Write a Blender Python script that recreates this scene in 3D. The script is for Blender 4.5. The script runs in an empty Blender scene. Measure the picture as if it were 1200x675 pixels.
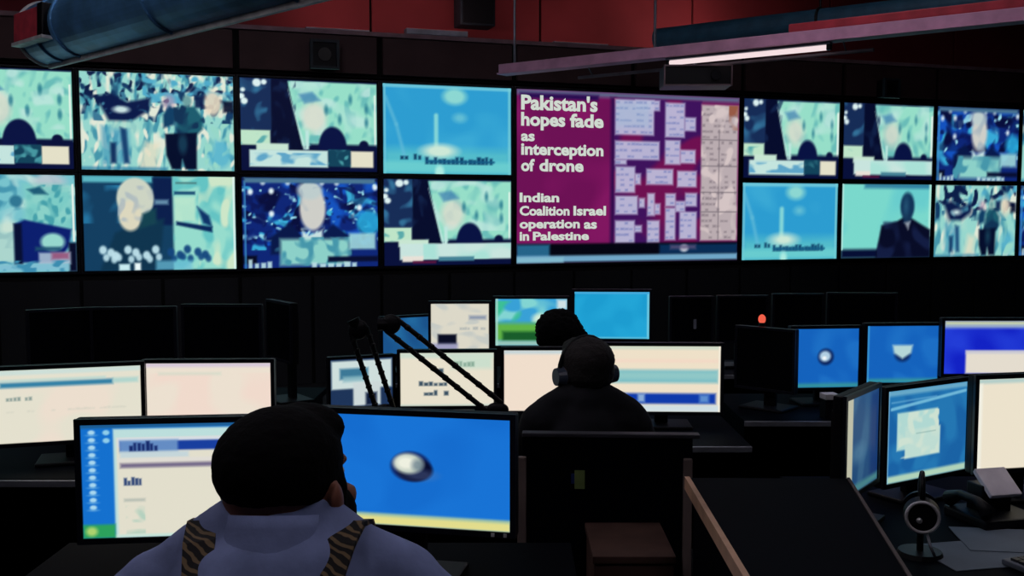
import bpy, bmesh, math, random
import numpy as np
from mathutils import Vector, Matrix, Euler, noise as mnoise

random.seed(7)
SC = bpy.context.scene
COL = SC.collection
R = math.radians

# ------------------------------------------------------------------ camera, world, exposure
CAM_H, PITCH, FPX = 1.65, R(4.17), 1200.0
cam_data = bpy.data.cameras.new('camera')
cam_data.lens = 36.0
cam_data.sensor_width = 36.0
cam_data.clip_end = 100
cam = bpy.data.objects.new('camera', cam_data)
COL.objects.link(cam)
cam.location = (0, 0, CAM_H)
cam.rotation_euler = (R(90) - PITCH, 0, 0)
SC.camera = cam

world = bpy.data.worlds.new('world')
SC.world = world
world.use_nodes = True
world.node_tree.nodes['Background'].inputs[0].default_value = (0.25, 0.4, 1.0, 1)
world.node_tree.nodes['Background'].inputs[1].default_value = 0.002
SC.view_settings.view_transform = 'Standard'
SC.view_settings.look = 'None'
SC.view_settings.gamma = 1
SC.view_settings.exposure = 0.0
SC.view_settings.use_curve_mapping = False

CEIL_LAMP = 14.0       # emission of the dim ceiling panels
UPLIGHT_W = 6.0       # watts of the red-gelled uplights above the video wall


def P(px, py, d):
    """world point on the photograph's ray (1200x675 frame) at forward distance Y = d"""
    x = (px - 600.0) / FPX
    y = -(py - 337.5) / FPX
    v = Vector((x, math.cos(PITCH) + y * math.sin(PITCH), -math.sin(PITCH) + y * math.cos(PITCH)))
    v *= d / v.y
    return Vector((v.x, v.y, v.z + CAM_H))


# ------------------------------------------------------------------ materials
def lin(c):
    c = c / 255.0
    return c / 12.92 if c <= 0.04045 else ((c + 0.055) / 1.055) ** 2.4


def rgb(r, g, b):
    return (lin(r), lin(g), lin(b), 1.0)


MATS = {}


def mat(name, c, rough=0.6, metal=0.0, vary=0.25, scale=8.0, bump=0.0, spec=0.4):
    if name in MATS:
        return MATS[name]
    m = bpy.data.materials.new(name)
    m.use_nodes = True
    nt = m.node_tree
    b = nt.nodes['Principled BSDF']
    b.inputs['Roughness'].default_value = rough
    b.inputs['Metallic'].default_value = metal
    b.inputs['Specular IOR Level'].default_value = spec
    tc = nt.nodes.new('ShaderNodeTexCoord')
    nz = nt.nodes.new('ShaderNodeTexNoise')
    nz.inputs['Scale'].default_value = scale
    nz.inputs['Detail'].default_value = 4
    nt.links.new(tc.outputs['Object'], nz.inputs['Vector'])
    cr = nt.nodes.new('ShaderNodeValToRGB')
    c = rgb(*c)
    cr.color_ramp.elements[0].position = 0.3
    cr.color_ramp.elements[1].position = 0.7
    cr.color_ramp.elements[0].color = tuple(v * (1 - vary) for v in c[:3]) + (1,)
    cr.color_ramp.elements[1].color = tuple(min(1, v * (1 + vary)) for v in c[:3]) + (1,)
    nt.links.new(nz.outputs['Fac'], cr.inputs['Fac'])
    nt.links.new(cr.outputs['Color'], b.inputs['Base Color'])
    if bump:
        bp = nt.nodes.new('ShaderNodeBump')
        bp.inputs['Strength'].default_value = bump
        bp.inputs['Distance'].default_value = 0.01
        nt.links.new(nz.outputs['Fac'], bp.inputs['Height'])
        nt.links.new(bp.outputs['Normal'], b.inputs['Normal'])
    MATS[name] = m
    return m


def glow(name, c, strength=1.0):
    if name in MATS:
        return MATS[name]
    m = bpy.data.materials.new(name)
    m.use_nodes = True
    nt = m.node_tree
    nt.nodes.clear()
    o = nt.nodes.new('ShaderNodeOutputMaterial')
    e = nt.nodes.new('ShaderNodeEmission')
    e.inputs[0].default_value = rgb(*c)
    e.inputs[1].default_value = strength
    nt.links.new(e.outputs[0], o.inputs[0])
    MATS[name] = m
    return m


def screen_mat(name, strength=1.0):
    """a lit display: the picture stored per vertex, plus a faint glossy front glass"""
    m = bpy.data.materials.new(name)
    m.use_nodes = True
    nt = m.node_tree
    b = nt.nodes['Principled BSDF']
    b.inputs['Base Color'].default_value = (0.004, 0.005, 0.008, 1)
    b.inputs['Roughness'].default_value = 0.35
    b.inputs['Specular IOR Level'].default_value = 0.15
    a = nt.nodes.new('ShaderNodeAttribute')
    a.attribute_name = 'picture'
    nt.links.new(a.outputs['Color'], b.inputs['Emission Color'])
    b.inputs['Emission Strength'].default_value = strength
    return m


M_SCREEN = screen_mat('video_wall_picture', 1.0)
M_MON = screen_mat('monitor_picture', 1.0)
M_BLACK = mat('black_plastic', (9, 10, 16), 0.5, spec=0.25)
M_BEZEL = mat('dark_bezel_plastic', (14, 17, 30), 0.4)
M_OFF = mat('unlit_screen_glass', (6, 8, 14), 0.25, spec=0.3)
M_DESK = mat('black_laminate', (3, 6, 14), 0.65, scale=3, spec=0.03)
M_EDGE = mat('grey_metal_edge', (120, 125, 135), 0.45, 0.3)
M_METAL = mat('grey_steel', (110, 115, 125), 0.4, 0.7)
M_WOOD = mat('lit_beige_wood_edge', (196, 156, 128), 0.6)
M_BROWN = mat('brown_cabinet_board', (76, 56, 50), 0.8, spec=.15)
M_CHAIR = mat('black_upholstery', (10, 11, 15), 0.9, bump=0.3, scale=60)
M_WHITE = mat('off_white_paper', (200, 200, 205), 0.8, vary=0.06)
M_SKIN = mat('skin', (150, 96, 78), 0.55, vary=0.1, scale=20)
M_HAIR = mat('black_hair', (4, 4, 6), 0.9, bump=0.3, scale=120, spec=0.1)
M_HAIR2 = mat('dark_brown_hair', (30, 26, 28), 0.75, bump=0.6, scale=90)
M_SHIRT = mat('blue_grey_shirt_cloth', (124, 138, 184), 0.9, vary=0.12, scale=25, bump=0.25)
M_DARKCL = mat('dark_navy_cloth', (16, 18, 26), 0.9, vary=0.2, bump=0.25, scale=25)
M_TROUS = mat('dark_trousers_cloth', (22, 24, 32), 0.9)
M_SHOE = mat('black_leather', (10, 10, 11), 0.4)
M_EYE = mat('eye_white', (210, 205, 200), 0.2, vary=0.02)


# ------------------------------------------------------------------ mesh helpers
def link(name, me, m=None, parent=None, loc=None, rot=None, smooth=False):
    o = bpy.data.objects.new(name, me)
    COL.objects.link(o)
    if m is not None and len(me.materials) == 0:
        me.materials.append(m)
    if parent is not None:
        o.parent = parent
    if loc is not None:
        o.location = loc
    if rot is not None:
        o.rotation_euler = rot
    if smooth:
        me.polygons.foreach_set('use_smooth', [True] * len(me.polygons))
    return o


def empty(name, loc=(0, 0, 0), rz=0.0, label=None, cat=None, group=None):
    o = bpy.data.objects.new(name, None)
    o.empty_display_size = 0.1
    COL.objects.link(o)
    o.location = loc
    o.rotation_euler = (0, 0, rz)
    tag(o, label, cat, group)
    return o


def tag(o, label=None, cat=None, group=None, kind=None):
    if label:
        o['label'] = label
    if cat:
        o['category'] = cat
    if group:
        o['group'] = group
    if kind:
        o['kind'] = kind
    return o


class MB:
    """collects shapes into one bmesh"""

    def __init__(self):
        self.bm = bmesh.new()

    def box(self, x0, x1, y0, y1, z0, z1, bev=0.0, mtx=None):
        r = bmesh.ops.create_cube(self.bm, size=1.0)
        vs = r['verts']
        for v in vs:
            v.co = Vector(((x0 + x1) / 2 + v.co.x * (x1 - x0), (y0 + y1) / 2 + v.co.y * (y1 - y0),
                           (z0 + z1) / 2 + v.co.z * (z1 - z0)))
        if bev > 0:
            es = list({e for v in vs for e in v.link_edges})
            g = bmesh.ops.bevel(self.bm, geom=es, offset=bev, segments=2, affect='EDGES', profile=0.6)
            vs = list({v for f in g['faces'] for v in f.verts} | {v for v in vs if v.is_valid})
        if mtx is not None:
            bmesh.ops.transform(self.bm, matrix=mtx, verts=[v for v in vs if v.is_valid])
        return self

    def cone(self, p0, p1, r0, r1, n=16, caps=True):
        p0, p1 = Vector(p0), Vector(p1)
        d = p1 - p0
        q = d.to_track_quat('Z', 'Y').to_matrix().to_4x4()
        r = bmesh.ops.create_cone(self.bm, cap_ends=caps, cap_tris=False, segments=n, radius1=r0, radius2=r1,
                                  depth=d.length)
        bmesh.ops.transform(self.bm, matrix=Matrix.Translation((p0 + p1) / 2) @ q, verts=r['verts'])
        return self

    def ball(self, c, rad, rot=None, sub=3):
        r = bmesh.ops.create_icosphere(self.bm, subdivisions=sub, radius=1.0)
        if not hasattr(rad, '__len__'):
            rad = (rad, rad, rad)
        mx = Matrix.Translation(Vector(c))
        if rot is not None:
            mx = mx @ rot.to_4x4()
        mx = mx @ Matrix.Diagonal((rad[0], rad[1], rad[2], 1))
        bmesh.ops.transform(self.bm, matrix=mx, verts=r['verts'])
        return self

    def cap(self, p0, p1, r0, r1, sub=2):
        self.cone(p0, p1, r0, r1, 16)
        self.ball(p0, r0, sub=sub)
        self.ball(p1, r1, sub=sub)
        return self

    def torus(self, c, R0, r0, rot=None, n=24, k=8):
        vs = []
        mx = Matrix.Translation(Vector(c))
        if rot is not None:
            mx = mx @ rot.to_4x4()
        for i in range(n):
            a = 2 * math.pi * i / n
            row = []
            for j in range(k):
                b = 2 * math.pi * j / k
                row.append(self.bm.verts.new(mx @ Vector(((R0 + r0 * math.cos(b)) * math.cos(a),
                                                          (R0 + r0 * math.cos(b)) * math.sin(a), r0 * math.sin(b)))))
            vs.append(row)
        for i in range(n):
            for j in range(k):
                self.bm.faces.new((vs[i][j], vs[(i + 1) % n][j], vs[(i + 1) % n][(j + 1) % k], vs[i][(j + 1) % k]))
        return self

    def tube(self, pts, r, n=8):
        pts = [Vector(p) for p in pts]
        rr = r if hasattr(r, '__len__') else [r] * len(pts)
        rows = []
        for i, p in enumerate(pts):
            d = (pts[min(i + 1, len(pts) - 1)] - pts[max(i - 1, 0)]).normalized()
            q = d.to_track_quat('Z', 'Y')
            rows.append([self.bm.verts.new(p + q @ Vector((rr[i] * math.cos(2 * math.pi * j / n),
                                                           rr[i] * math.sin(2 * math.pi * j / n), 0)))
                         for j in range(n)])
        for a, b in zip(rows, rows[1:]):
            for j in range(n):
                self.bm.faces.new((a[j], a[(j + 1) % n], b[(j + 1) % n], b[j]))
        self.bm.faces.new(rows[0][::-1])
        self.bm.faces.new(rows[-1])
        return self

    def ring_frame(self, w, h, b, y0, y1):
        """rectangular frame in the XZ plane, centred; opening w-2b by h-2b"""
        self.box(-w / 2, w / 2, y0, y1, h / 2 - b, h / 2)
        self.box(-w / 2, w / 2, y0, y1, -h / 2, -h / 2 + b)
        self.box(-w / 2, -w / 2 + b, y0, y1, -h / 2 + b, h / 2 - b)
        self.box(w / 2 - b, w / 2, y0, y1, -h / 2 + b, h / 2 - b)
        return self

    def mesh(self, name):
        bmesh.ops.recalc_face_normals(self.bm, faces=self.bm.faces)
        me = bpy.data.meshes.new(name)
        self.bm.to_mesh(me)
        self.bm.free()
        return me

    def build(self, name, m, parent=None, loc=None, rot=None, smooth=False):
        return link(name, self.mesh(name), m, parent, loc, rot, smooth)

    def fused(self, name, m, parent=None, voxel=0.01, smooth=6, wrinkle=0.0, wscale=14.0):
        """union of all shapes as one continuous skin"""
        me = self.mesh(name + '_raw')
        o = bpy.data.objects.new('tmp', me)
        COL.objects.link(o)
        md = o.modifiers.new('r', 'REMESH')
        md.mode = 'VOXEL'
        md.voxel_size = voxel
        s = o.modifiers.new('s', 'SMOOTH')
        s.factor = 0.5
        s.iterations = smooth
        dg = bpy.context.evaluated_depsgraph_get()
        out = bpy.data.meshes.new_from_object(o.evaluated_get(dg))
        out.name = name
        bpy.data.objects.remove(o)
        bpy.data.meshes.remove(me)
        if wrinkle:
            nrm = [v.normal.copy() for v in out.vertices]
            for v, nn in zip(out.vertices, nrm):
                c = v.co
                k = mnoise.noise(Vector((c.x * wscale, c.y * wscale, c.z * wscale * 1.8)))
                v.co = c + nn * (wrinkle * k)
        return link(name, out, m, parent, smooth=True)


# ------------------------------------------------------------------ the pictures on the displays
class Cv:
    """a small raster painted with soft shapes; coordinates 0..1, y down"""

    def __init__(self, w, h, bg, res=0.8):
        self.w, self.h = float(w), float(h)
        self.soft = 1.0
        self.nx, self.ny = max(12, int(w * res)), max(10, int(h * res))
        xs = np.linspace(0, self.w, self.nx)
        ys = np.linspace(0, self.h, self.ny)
        self.X, self.Y = np.meshgrid(xs, ys)
        self.a = np.zeros((self.ny, self.nx, 3)) + np.array(bg, float)

    def mix(self, m, c, a=1.0):
        m = np.clip(m * a, 0, 1)[..., None]
        self.a = self.a * (1 - m) + np.array(c, float) * m
        return self

    def rect(self, x0, y0, x1, y1, c, a=1.0, s=1.0):
        s = s + self.soft
        x0, x1, y0, y1 = x0 * self.w, x1 * self.w, y0 * self.h, y1 * self.h
        d = np.minimum(np.minimum(self.X - x0, x1 - self.X), np.minimum(self.Y - y0, y1 - self.Y))
        return self.mix(np.clip(d / s + 0.5, 0, 1), c, a)

    def ell(self, cx, cy, rx, ry, c, a=1.0, s=1.2, cut=None):
        s = s + self.soft
        rx, ry = rx * self.w, ry * self.h
        q = np.sqrt(((self.X - cx * self.w) / rx) ** 2 + ((self.Y - cy * self.h) / ry) ** 2)
        m = np.clip((1 - q) * min(rx, ry) / s + 0.5, 0, 1)
        if cut is not None:
            m = m * np.clip((cut * self.h - self.Y) + 0.5, 0, 1)
        return self.mix(m, c, a)

    def poly(self, pts, c, a=1.0, s=1.0):
        s = s + self.soft
        pts = [(x * self.w, y * self.h) for x, y in pts]
        inside = np.zeros_like(self.X, bool)
        dist = np.full_like(self.X, 1e9)
        n = len(pts)
        for i in range(n):
            ax, ay = pts[i]
            bx, by = pts[(i + 1) % n]
            ex, ey = bx - ax, by - ay
            t = np.clip(((self.X - ax) * ex + (self.Y - ay) * ey) / (ex * ex + ey * ey + 1e-9), 0, 1)
            dist = np.minimum(dist, np.hypot(self.X - ax - t * ex, self.Y - ay - t * ey))
            if ay != by:
                cond = (ay > self.Y) != (by > self.Y)
                inside ^= cond & (self.X < (bx - ax) * (self.Y - ay) / (by - ay) + ax)
        d = np.where(inside, dist, -dist)
        return self.mix(np.clip(d / s + 0.5, 0, 1), c, a)

    def line(self, x0, y0, x1, y1, wd, c, a=1.0, s=1.0):
        ax, ay, bx, by = x0 * self.w, y0 * self.h, x1 * self.w, y1 * self.h
        ex, ey = bx - ax, by - ay
        t = np.clip(((self.X - ax) * ex + (self.Y - ay) * ey) / (ex * ex + ey * ey + 1e-9), 0, 1)
        d = wd / 2 - np.hypot(self.X - ax - t * ex, self.Y - ay - t * ey)
        return self.mix(np.clip(d / s + 0.5, 0, 1), c, a)

    def field(self, cx, cy, seed):
        rng = np.random.RandomState(seed)
        co, si = math.cos(.1), math.sin(.1)
        U = self.X * co + self.Y * si + np.sin(self.Y / cy * 1.1 + seed) * cx * .35
        V = -self.X * si + self.Y * co + self.w * si + np.sin(self.X / cx * 1.3 + seed) * cy * .35
        U, V = U + cx, V + cy
        gx, gy = int(U.max() / cx) + 3, int(V.max() / cy) + 3
        g = rng.rand(gy, gx)
        fx, fy = U / cx, V / cy
        ix, iy = fx.astype(int), fy.astype(int)
        tx, ty = fx - ix, fy - iy
        tx, ty = tx * tx * (3 - 2 * tx), ty * ty * (3 - 2 * ty)
        return ((g[iy, ix] * (1 - tx) + g[iy, ix + 1] * tx) * (1 - ty)
                + (g[iy + 1, ix] * (1 - tx) + g[iy + 1, ix + 1] * tx) * ty)

    def noise(self, x0, y0, x1, y1, c, cx, cy, lo=0.5, hi=0.7, seed=1, a=1.0):
        x0, x1, y0, y1 = x0 * self.w, x1 * self.w, y0 * self.h, y1 * self.h
        d = np.minimum(np.minimum(self.X - x0, x1 - self.X), np.minimum(self.Y - y0, y1 - self.Y))
        m = np.clip(d / 1.5 + 0.5, 0, 1) * np.clip((self.field(cx, cy, seed) - lo) / (hi - lo), 0, 1)
        return self.mix(m, c, a)

    def marks(self, x0, x1, y, h, c, a=0.9, seed=1, n=14, fill=0.65):
        """a row of small illegible letters"""
        rng = random.Random(seed)
        st = (x1 - x0) / n
        for i in range(n):
            if rng.random() < fill:
                t = rng.uniform(0.5, 1.0)
                self.rect(x0 + i * st, y + h * (1 - t), x0 + (i + rng.uniform(0.55, 0.9)) * st, y + h, c, a, 1.2)
        return self

    def mesh(self, w, h, name):
        """grid in the XZ plane facing -Y, origin at its centre, metres"""
        nx, ny = self.nx, self.ny
        xs = np.linspace(-w / 2, w / 2, nx)
        zs = np.linspace(h / 2, -h / 2, ny)
        XX, ZZ = np.meshgrid(xs, zs)
        co = np.stack([XX, np.zeros_like(XX), ZZ], -1).reshape(-1, 3).astype(np.float32)
        idx = np.arange(nx * ny).reshape(ny, nx)
        q = np.stack([idx[1:, :-1], idx[1:, 1:], idx[:-1, 1:], idx[:-1, :-1]], -1).reshape(-1, 4)
        me = bpy.data.meshes.new(name)
        nf = len(q)
        me.vertices.add(nx * ny)
        me.vertices.foreach_set('co', co.ravel())
        me.loops.add(nf * 4)
        me.loops.foreach_set('vertex_index', q.ravel().astype(np.int32))
        me.polygons.add(nf)
        me.polygons.foreach_set('loop_start', np.arange(0, nf * 4, 4, dtype=np.int32))
        me.update(calc_edges=True)
        at = me.color_attributes.new('picture', 'FLOAT_COLOR', 'POINT')
        s = np.clip(self.a, 0, 255) / 255.0
        l = np.where(s <= 0.04045, s / 12.92, ((s + 0.055) / 1.055) ** 2.4)
        rgba = np.concatenate([l, np.ones((ny, nx, 1))], -1).reshape(-1, 4).astype(np.float32)
        at.data.foreach_set('color', rgba.ravel())
        return me


MINT, PALE, NAVY, TEAL, CREAM = (150, 222, 200), (190, 230, 222), (8, 16, 58), (48, 140, 165), (228, 224, 200)


def feed_debate(c, ticker='box', cool=False):
    """dark figure and pale mottled shape with a dark dome below, caption strip"""
    mint = (140, 212, 212) if cool else MINT
    c.rect(0, 0, 1, 1, NAVY)
    c.rect(0.0, 0.0, 0.24, 0.56, (22, 44, 86))
    c.noise(0, 0, .24, .56, (50, 110, 150), 9, 9, .55, .9, 3)
    for x, y, r in ((.01, .2, .022), (.02, .13, .016), (.03, .25, .024), (.12, .05, .03), (.17, .04, .02)):
        c.ell(x, y, r, r * 1.4, (220, 240, 240))
    c.rect(.34, .02, 1, .72, mint)
    c.noise(.34, .02, 1, .72, (95, 180, 180), 7, 10, .5, .85, 11, .8)
    c.noise(.36, .02, .95, .6, PALE, 16, 12, .5, .8, 12, .8)
    c.ell(.53, .4, .09, .17, (222, 220, 205), .8, 8)
    c.poly([(.42, .16), (.52, .13), (.58, .22), (.46, .26)], (62, 125, 175), .7, 3)
    for x, y in ((.62, .32), (.8, .2), (.72, .42), (.92, .45), (.92, .3)):
        c.ell(x, y, .014, .05, (40, 120, 140), .8, 2)
    c.line(.985, .15, .985, .7, 2.0, (232, 245, 235))
    c.poly([(.22, 0), (.335, 0), (.45, .78), (.22, .74)], (6, 12, 44))
    c.noise(.22, 0, .40, .75, (20, 40, 80), 6, 9, .6, .9, 5, .7)
    c.poly([(.34, .1), (.38, .3), (.47, .76), (.45, .76)], PALE, .9)
    c.rect(.465, .55, .49, .76, PALE)
    c.rect(.5, .7, 1, .77, NAVY, 1, 3)
    c.ell(.665, .74, .105, .235, (8, 18, 66), 1, 1.5, .80)
    c.ell(.9, .70, .035, .05, NAVY)
    c.rect(0, .56, .21, .72, (190, 228, 200))
    c.noise(0, .6, .21, .72, (90, 170, 170), 8, 5, .5, .8, 9)
    c.rect(.11, .70, .34, .78, (200, 230, 210))
    if ticker == 'box':
        c.rect(.06, .77, .63, .955, (196, 228, 222))
        c.noise(.06, .8, .63, .93, (95, 165, 200), 9, 6, .5, .75, 21)
        c.rect(.63, .755, .8, .945, (18, 66, 90))
        c.noise(.63, .76, .8, .945, (70, 150, 160), 6, 6, .5, .8, 22)
        c.rect(.80, .77, .97, .95, CREAM)
    else:
        c.rect(.12, .745, 1, .93, (200, 228, 222))
        c.noise(.3, .75, 1, .93, (170, 225, 215), 20, 20, .4, .7, 24)
        c.rect(.42, .90, .7, .95, (70, 130, 150))
        c.rect(.14, .89, .3, .955, (232, 225, 215))
        c.rect(.22, .945, .4, .975, (90, 20, 60))


def feed_tower(c):
    c.rect(0, 0, 1, 1, (44, 156, 208))
    c.noise(0, 0, 1, 1, (66, 176, 216), 30, 24, .4, .8, 2, .6)
    c.rect(0, .72, 1, 1, (86, 190, 202), .9, 12)
    c.line(0, .02, 1, .02, 4, (120, 205, 220), .8, 2)
    c.line(.012, 0, .012, 1, 3, (110, 195, 215), .8)
    c.line(.985, 0, .985, 1, 3, (120, 205, 215), .8)
    c.line(.02, .15, .1, .45, 4, (95, 185, 215), .7, 3)
    c.line(.1, .45, .16, .8, 4, (95, 185, 215), .7, 3)
    c.ell(.55, .12, .09, .09, (140, 215, 210), 1, 5)
    c.ell(.59, .36, .05, .05, (96, 188, 212), 1, 5)
    c.line(.405, .34, .405, .72, 5, (130, 212, 215), 1, 3)
    c.ell(.43, .74, .13, .075, (205, 232, 215), 1, 6)
    c.rect(0, .86, 1, .99, (110, 208, 208), .8, 5)
    c.marks(.13, .30, .77, .07, (8, 50, 88), .95, 4, 5, .9)
    c.marks(.32, .86, .80, .09, (8, 55, 96), .95, 6, 16, .85)
    c.line(.33, .86, .86, .86, 3, (20, 90, 130), .8)
    c.ell(.43, .98, .035, .08, (170, 235, 225), 1, 3)


def feed_crowd(c):
    c.rect(0, 0, 1, 1, (150, 214, 205))
    c.noise(0, 0, 1, 1, (70, 150, 170), 5, 13, .5, .75, 31)
    c.noise(0, 0, 1, .5, (20, 60, 100), 5, 8, .58, .8, 32)
    c.noise(0, 0, 1, 1, (225, 232, 215), 5, 11, .58, .8, 33)
    c.noise(0, 0, 1, .35, (12, 30, 72), 6, 6, .62, .8, 34)
    c.noise(.4, 0, 1, .3, (80, 170, 200), 8, 6, .5, .8, 35)
    c.poly([(.1, .25), (.2, .22), (.3, .3), (.45, .25), (.44, .38), (.32, .5), (.18, .5)], (10, 26, 72), 1, 4)
    c.noise(.08, .2, .46, .5, (60, 120, 150), 6, 6, .6, .8, 36)
    c.ell(.26, .38, .05, .035, (200, 225, 225), 1, 3)
    c.rect(.18, .5, .38, .62, (165, 218, 205), .8, 5)
    c.rect(.13, .55, .19, .95, (64, 150, 182), .7, 5)
    c.rect(.2, .58, .31, .93, (80, 160, 190), .7, 5)
    c.rect(.185, .72, .222, .93, (14, 44, 90), .95, 3)
    c.poly([(.25, .56), (.29, .58), (.305, .93), (.27, .93)], (14, 54, 104), .9, 3)
    c.ell(.57, .29, .04, .08, (185, 150, 180), .6, 5)
    c.ell(.86, .29, .06, .13, (230, 215, 190), .9, 5)
    c.poly([(.36, 1), (.41, .7), (.5, .72), (.48, 1)], (228, 222, 196), .8, 6)
    c.ell(.9, .82, .08, .15, (90, 180, 205), .9, 6)
    c.noise(.8, .5, 1, 1, (150, 215, 200), 6, 9, .55, .8, 37)
    c.rect(.74, .22, .8, .34, (10, 26, 70), .9, 3)
    c.rect(.93, .26, 1, .38, (6, 12, 40), .9, 3)
    c.poly([(.53, .42), (.57, .33), (.62, .36), (.6, .52), (.53, .56)], (16, 62, 100), 1, 3)
    c.poly([(.62, .40), (.66, .32), (.74, .33), (.79, .44), (.79, .56), (.74, .64), (.62, .62)], (28, 92, 110), 1, 3)
    c.noise(.6, .32, .8, .64, (16, 50, 84), 7, 9, .5, .75, 38)
    c.ell(.69, .27, .03, .06, (110, 160, 160), 1, 3)
    c.poly([(.54, .62), (.75, .60), (.745, .985), (.67, .985), (.65, .88), (.64, .985), (.58, .985), (.545, .84)], (5, 14, 44), 1, 2)
    c.ell(.655, .72, .03, .1, (24, 66, 90), .8, 4)
    c.rect(0, .97, .55, 1, (40, 120, 160), .8, 3)


def feed_desk(c):
    """cool teal mottled picture over dark shoulders"""
    c.rect(0, 0, 1, 1, (120, 195, 205))
    c.noise(0, 0, 1, .75, (70, 150, 175), 9, 9, .5, .8, 171)
    c.noise(0, 0, 1, .7, (190, 225, 220), 14, 12, .5, .8, 172)
    c.ell(.84, .08, .1, .1, (180, 195, 205), .9, 8)
    c.rect(.68, .1, .98, .6, (125, 205, 195), .8, 8)
    c.noise(.68, .1, .98, .6, (70, 160, 170), 7, 9, .55, .8, 173)
    c.poly([(.7, .15), (.78, .12), (.83, .2), (.74, .2)], (20, 80, 110), .9, 3)
    c.ell(.63, .27, .04, .06, (40, 110, 140), .9, 3)
    c.line(.985, .1, .985, .68, 2.5, (225, 240, 232))
    c.rect(0, .48, .62, .9, (205, 225, 205), .6, 8)
    c.poly([(.62, .9), (.62, .5), (.68, .46), (.97, .56), (.95, .74), (.88, .9)], (10, 30, 110), 1, 3)
    c.rect(.61, .5, .66, .92, (6, 14, 50), 1, 3)
    c.ell(.85, .69, .075, .09, (150, 215, 205), 1, 4)
    c.rect(.74, .74, .9, .78, (30, 80, 110), .9, 3)
    c.rect(.95, .7, 1, 1, (6, 10, 40), 1, 3)
    c.rect(.76, .8, .96, .92, (170, 190, 210), .9, 3)
    c.rect(.84, .8, .95, .87, (150, 70, 110), .8, 4)
    c.rect(0, .92, .95, .98, (130, 190, 210), .9, 3)
    c.noise(0, .88, .95, 1, (60, 140, 175), 9, 5, .5, .75, 174)


def feed_portrait(c):
    c.rect(0, 0, 1, 1, (18, 62, 96))
    c.noise(0, .1, .3, .5, (38, 120, 165), 14, 14, .4, .8, 41)
    c.rect(0, 0, .45, .07, (100, 195, 205), .9, 3)
    c.rect(.45, .02, .62, .52, (10, 30, 76), 1, 3)
    c.rect(.58, .0, 1, 1, (150, 220, 205), 1, 3)
    c.noise(.58, 0, 1, 1, (100, 195, 195), 12, 14, .5, .8, 42)
    c.noise(.75, 0, 1, 1, (205, 230, 200), 12, 18, .6, .8, 43)
    c.rect(.6, .06, .74, .08, (70, 110, 110), .8)
    c.rect(.59, .16, .73, .195, (20, 70, 110), .9)
    c.rect(.59, .22, .73, .48, (185, 230, 205), .9, 3)
    c.poly([(.6, .48), (.84, .54), (.84, .6), (.6, .52)], (10, 40, 90), 1, 2)
    c.poly([(.74, .32), (.82, .42), (.84, .54), (.78, .5)], (14, 52, 104), 1, 3)
    c.poly([(.2, .6), (.35, .5), (.52, .45), (.5, .75), (.45, 1), (.1, 1)], (14, 52, 78), 1, 4)
    c.ell(.335, .24, .12, .22, (205, 212, 195), 1, 2)
    c.ell(.3, .42, .075, .16, (220, 215, 190), 1, 3)
    c.noise(.22, .1, .45, .5, (165, 180, 190), 8, 8, .5, .8, 44, .7)
    c.poly([(.38, .4), (.47, .34), (.47, .5), (.36, .56)], (20, 66, 80), 1, 4)
    c.rect(.46, .25, .55, .3, (120, 165, 190), .8, 3)
    for i, x in enumerate((.12, .17, .2, .28, .33, .4, .46, .56, .62, .67, .74, .79)):
        col = (190, 225, 235) if x < .55 else (20, 70, 125)
        c.ell(x, .78 + .03 * ((i * 7) % 3), .024, .045, col, .95, 2)
        c.ell(x + .02, .86 + .02 * (i % 2), .02, .04, col, .9, 2)
    c.rect(.22, .93, .29, 1, (200, 235, 240), 1, 2)
    c.rect(.32, .92, .36, 1, (235, 250, 250), 1, 2)
    c.rect(.46, .9, .7, 1, (110, 190, 215), .7, 4)
    c.line(.99, 0, .99, 1, 2, (225, 245, 240))


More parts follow.
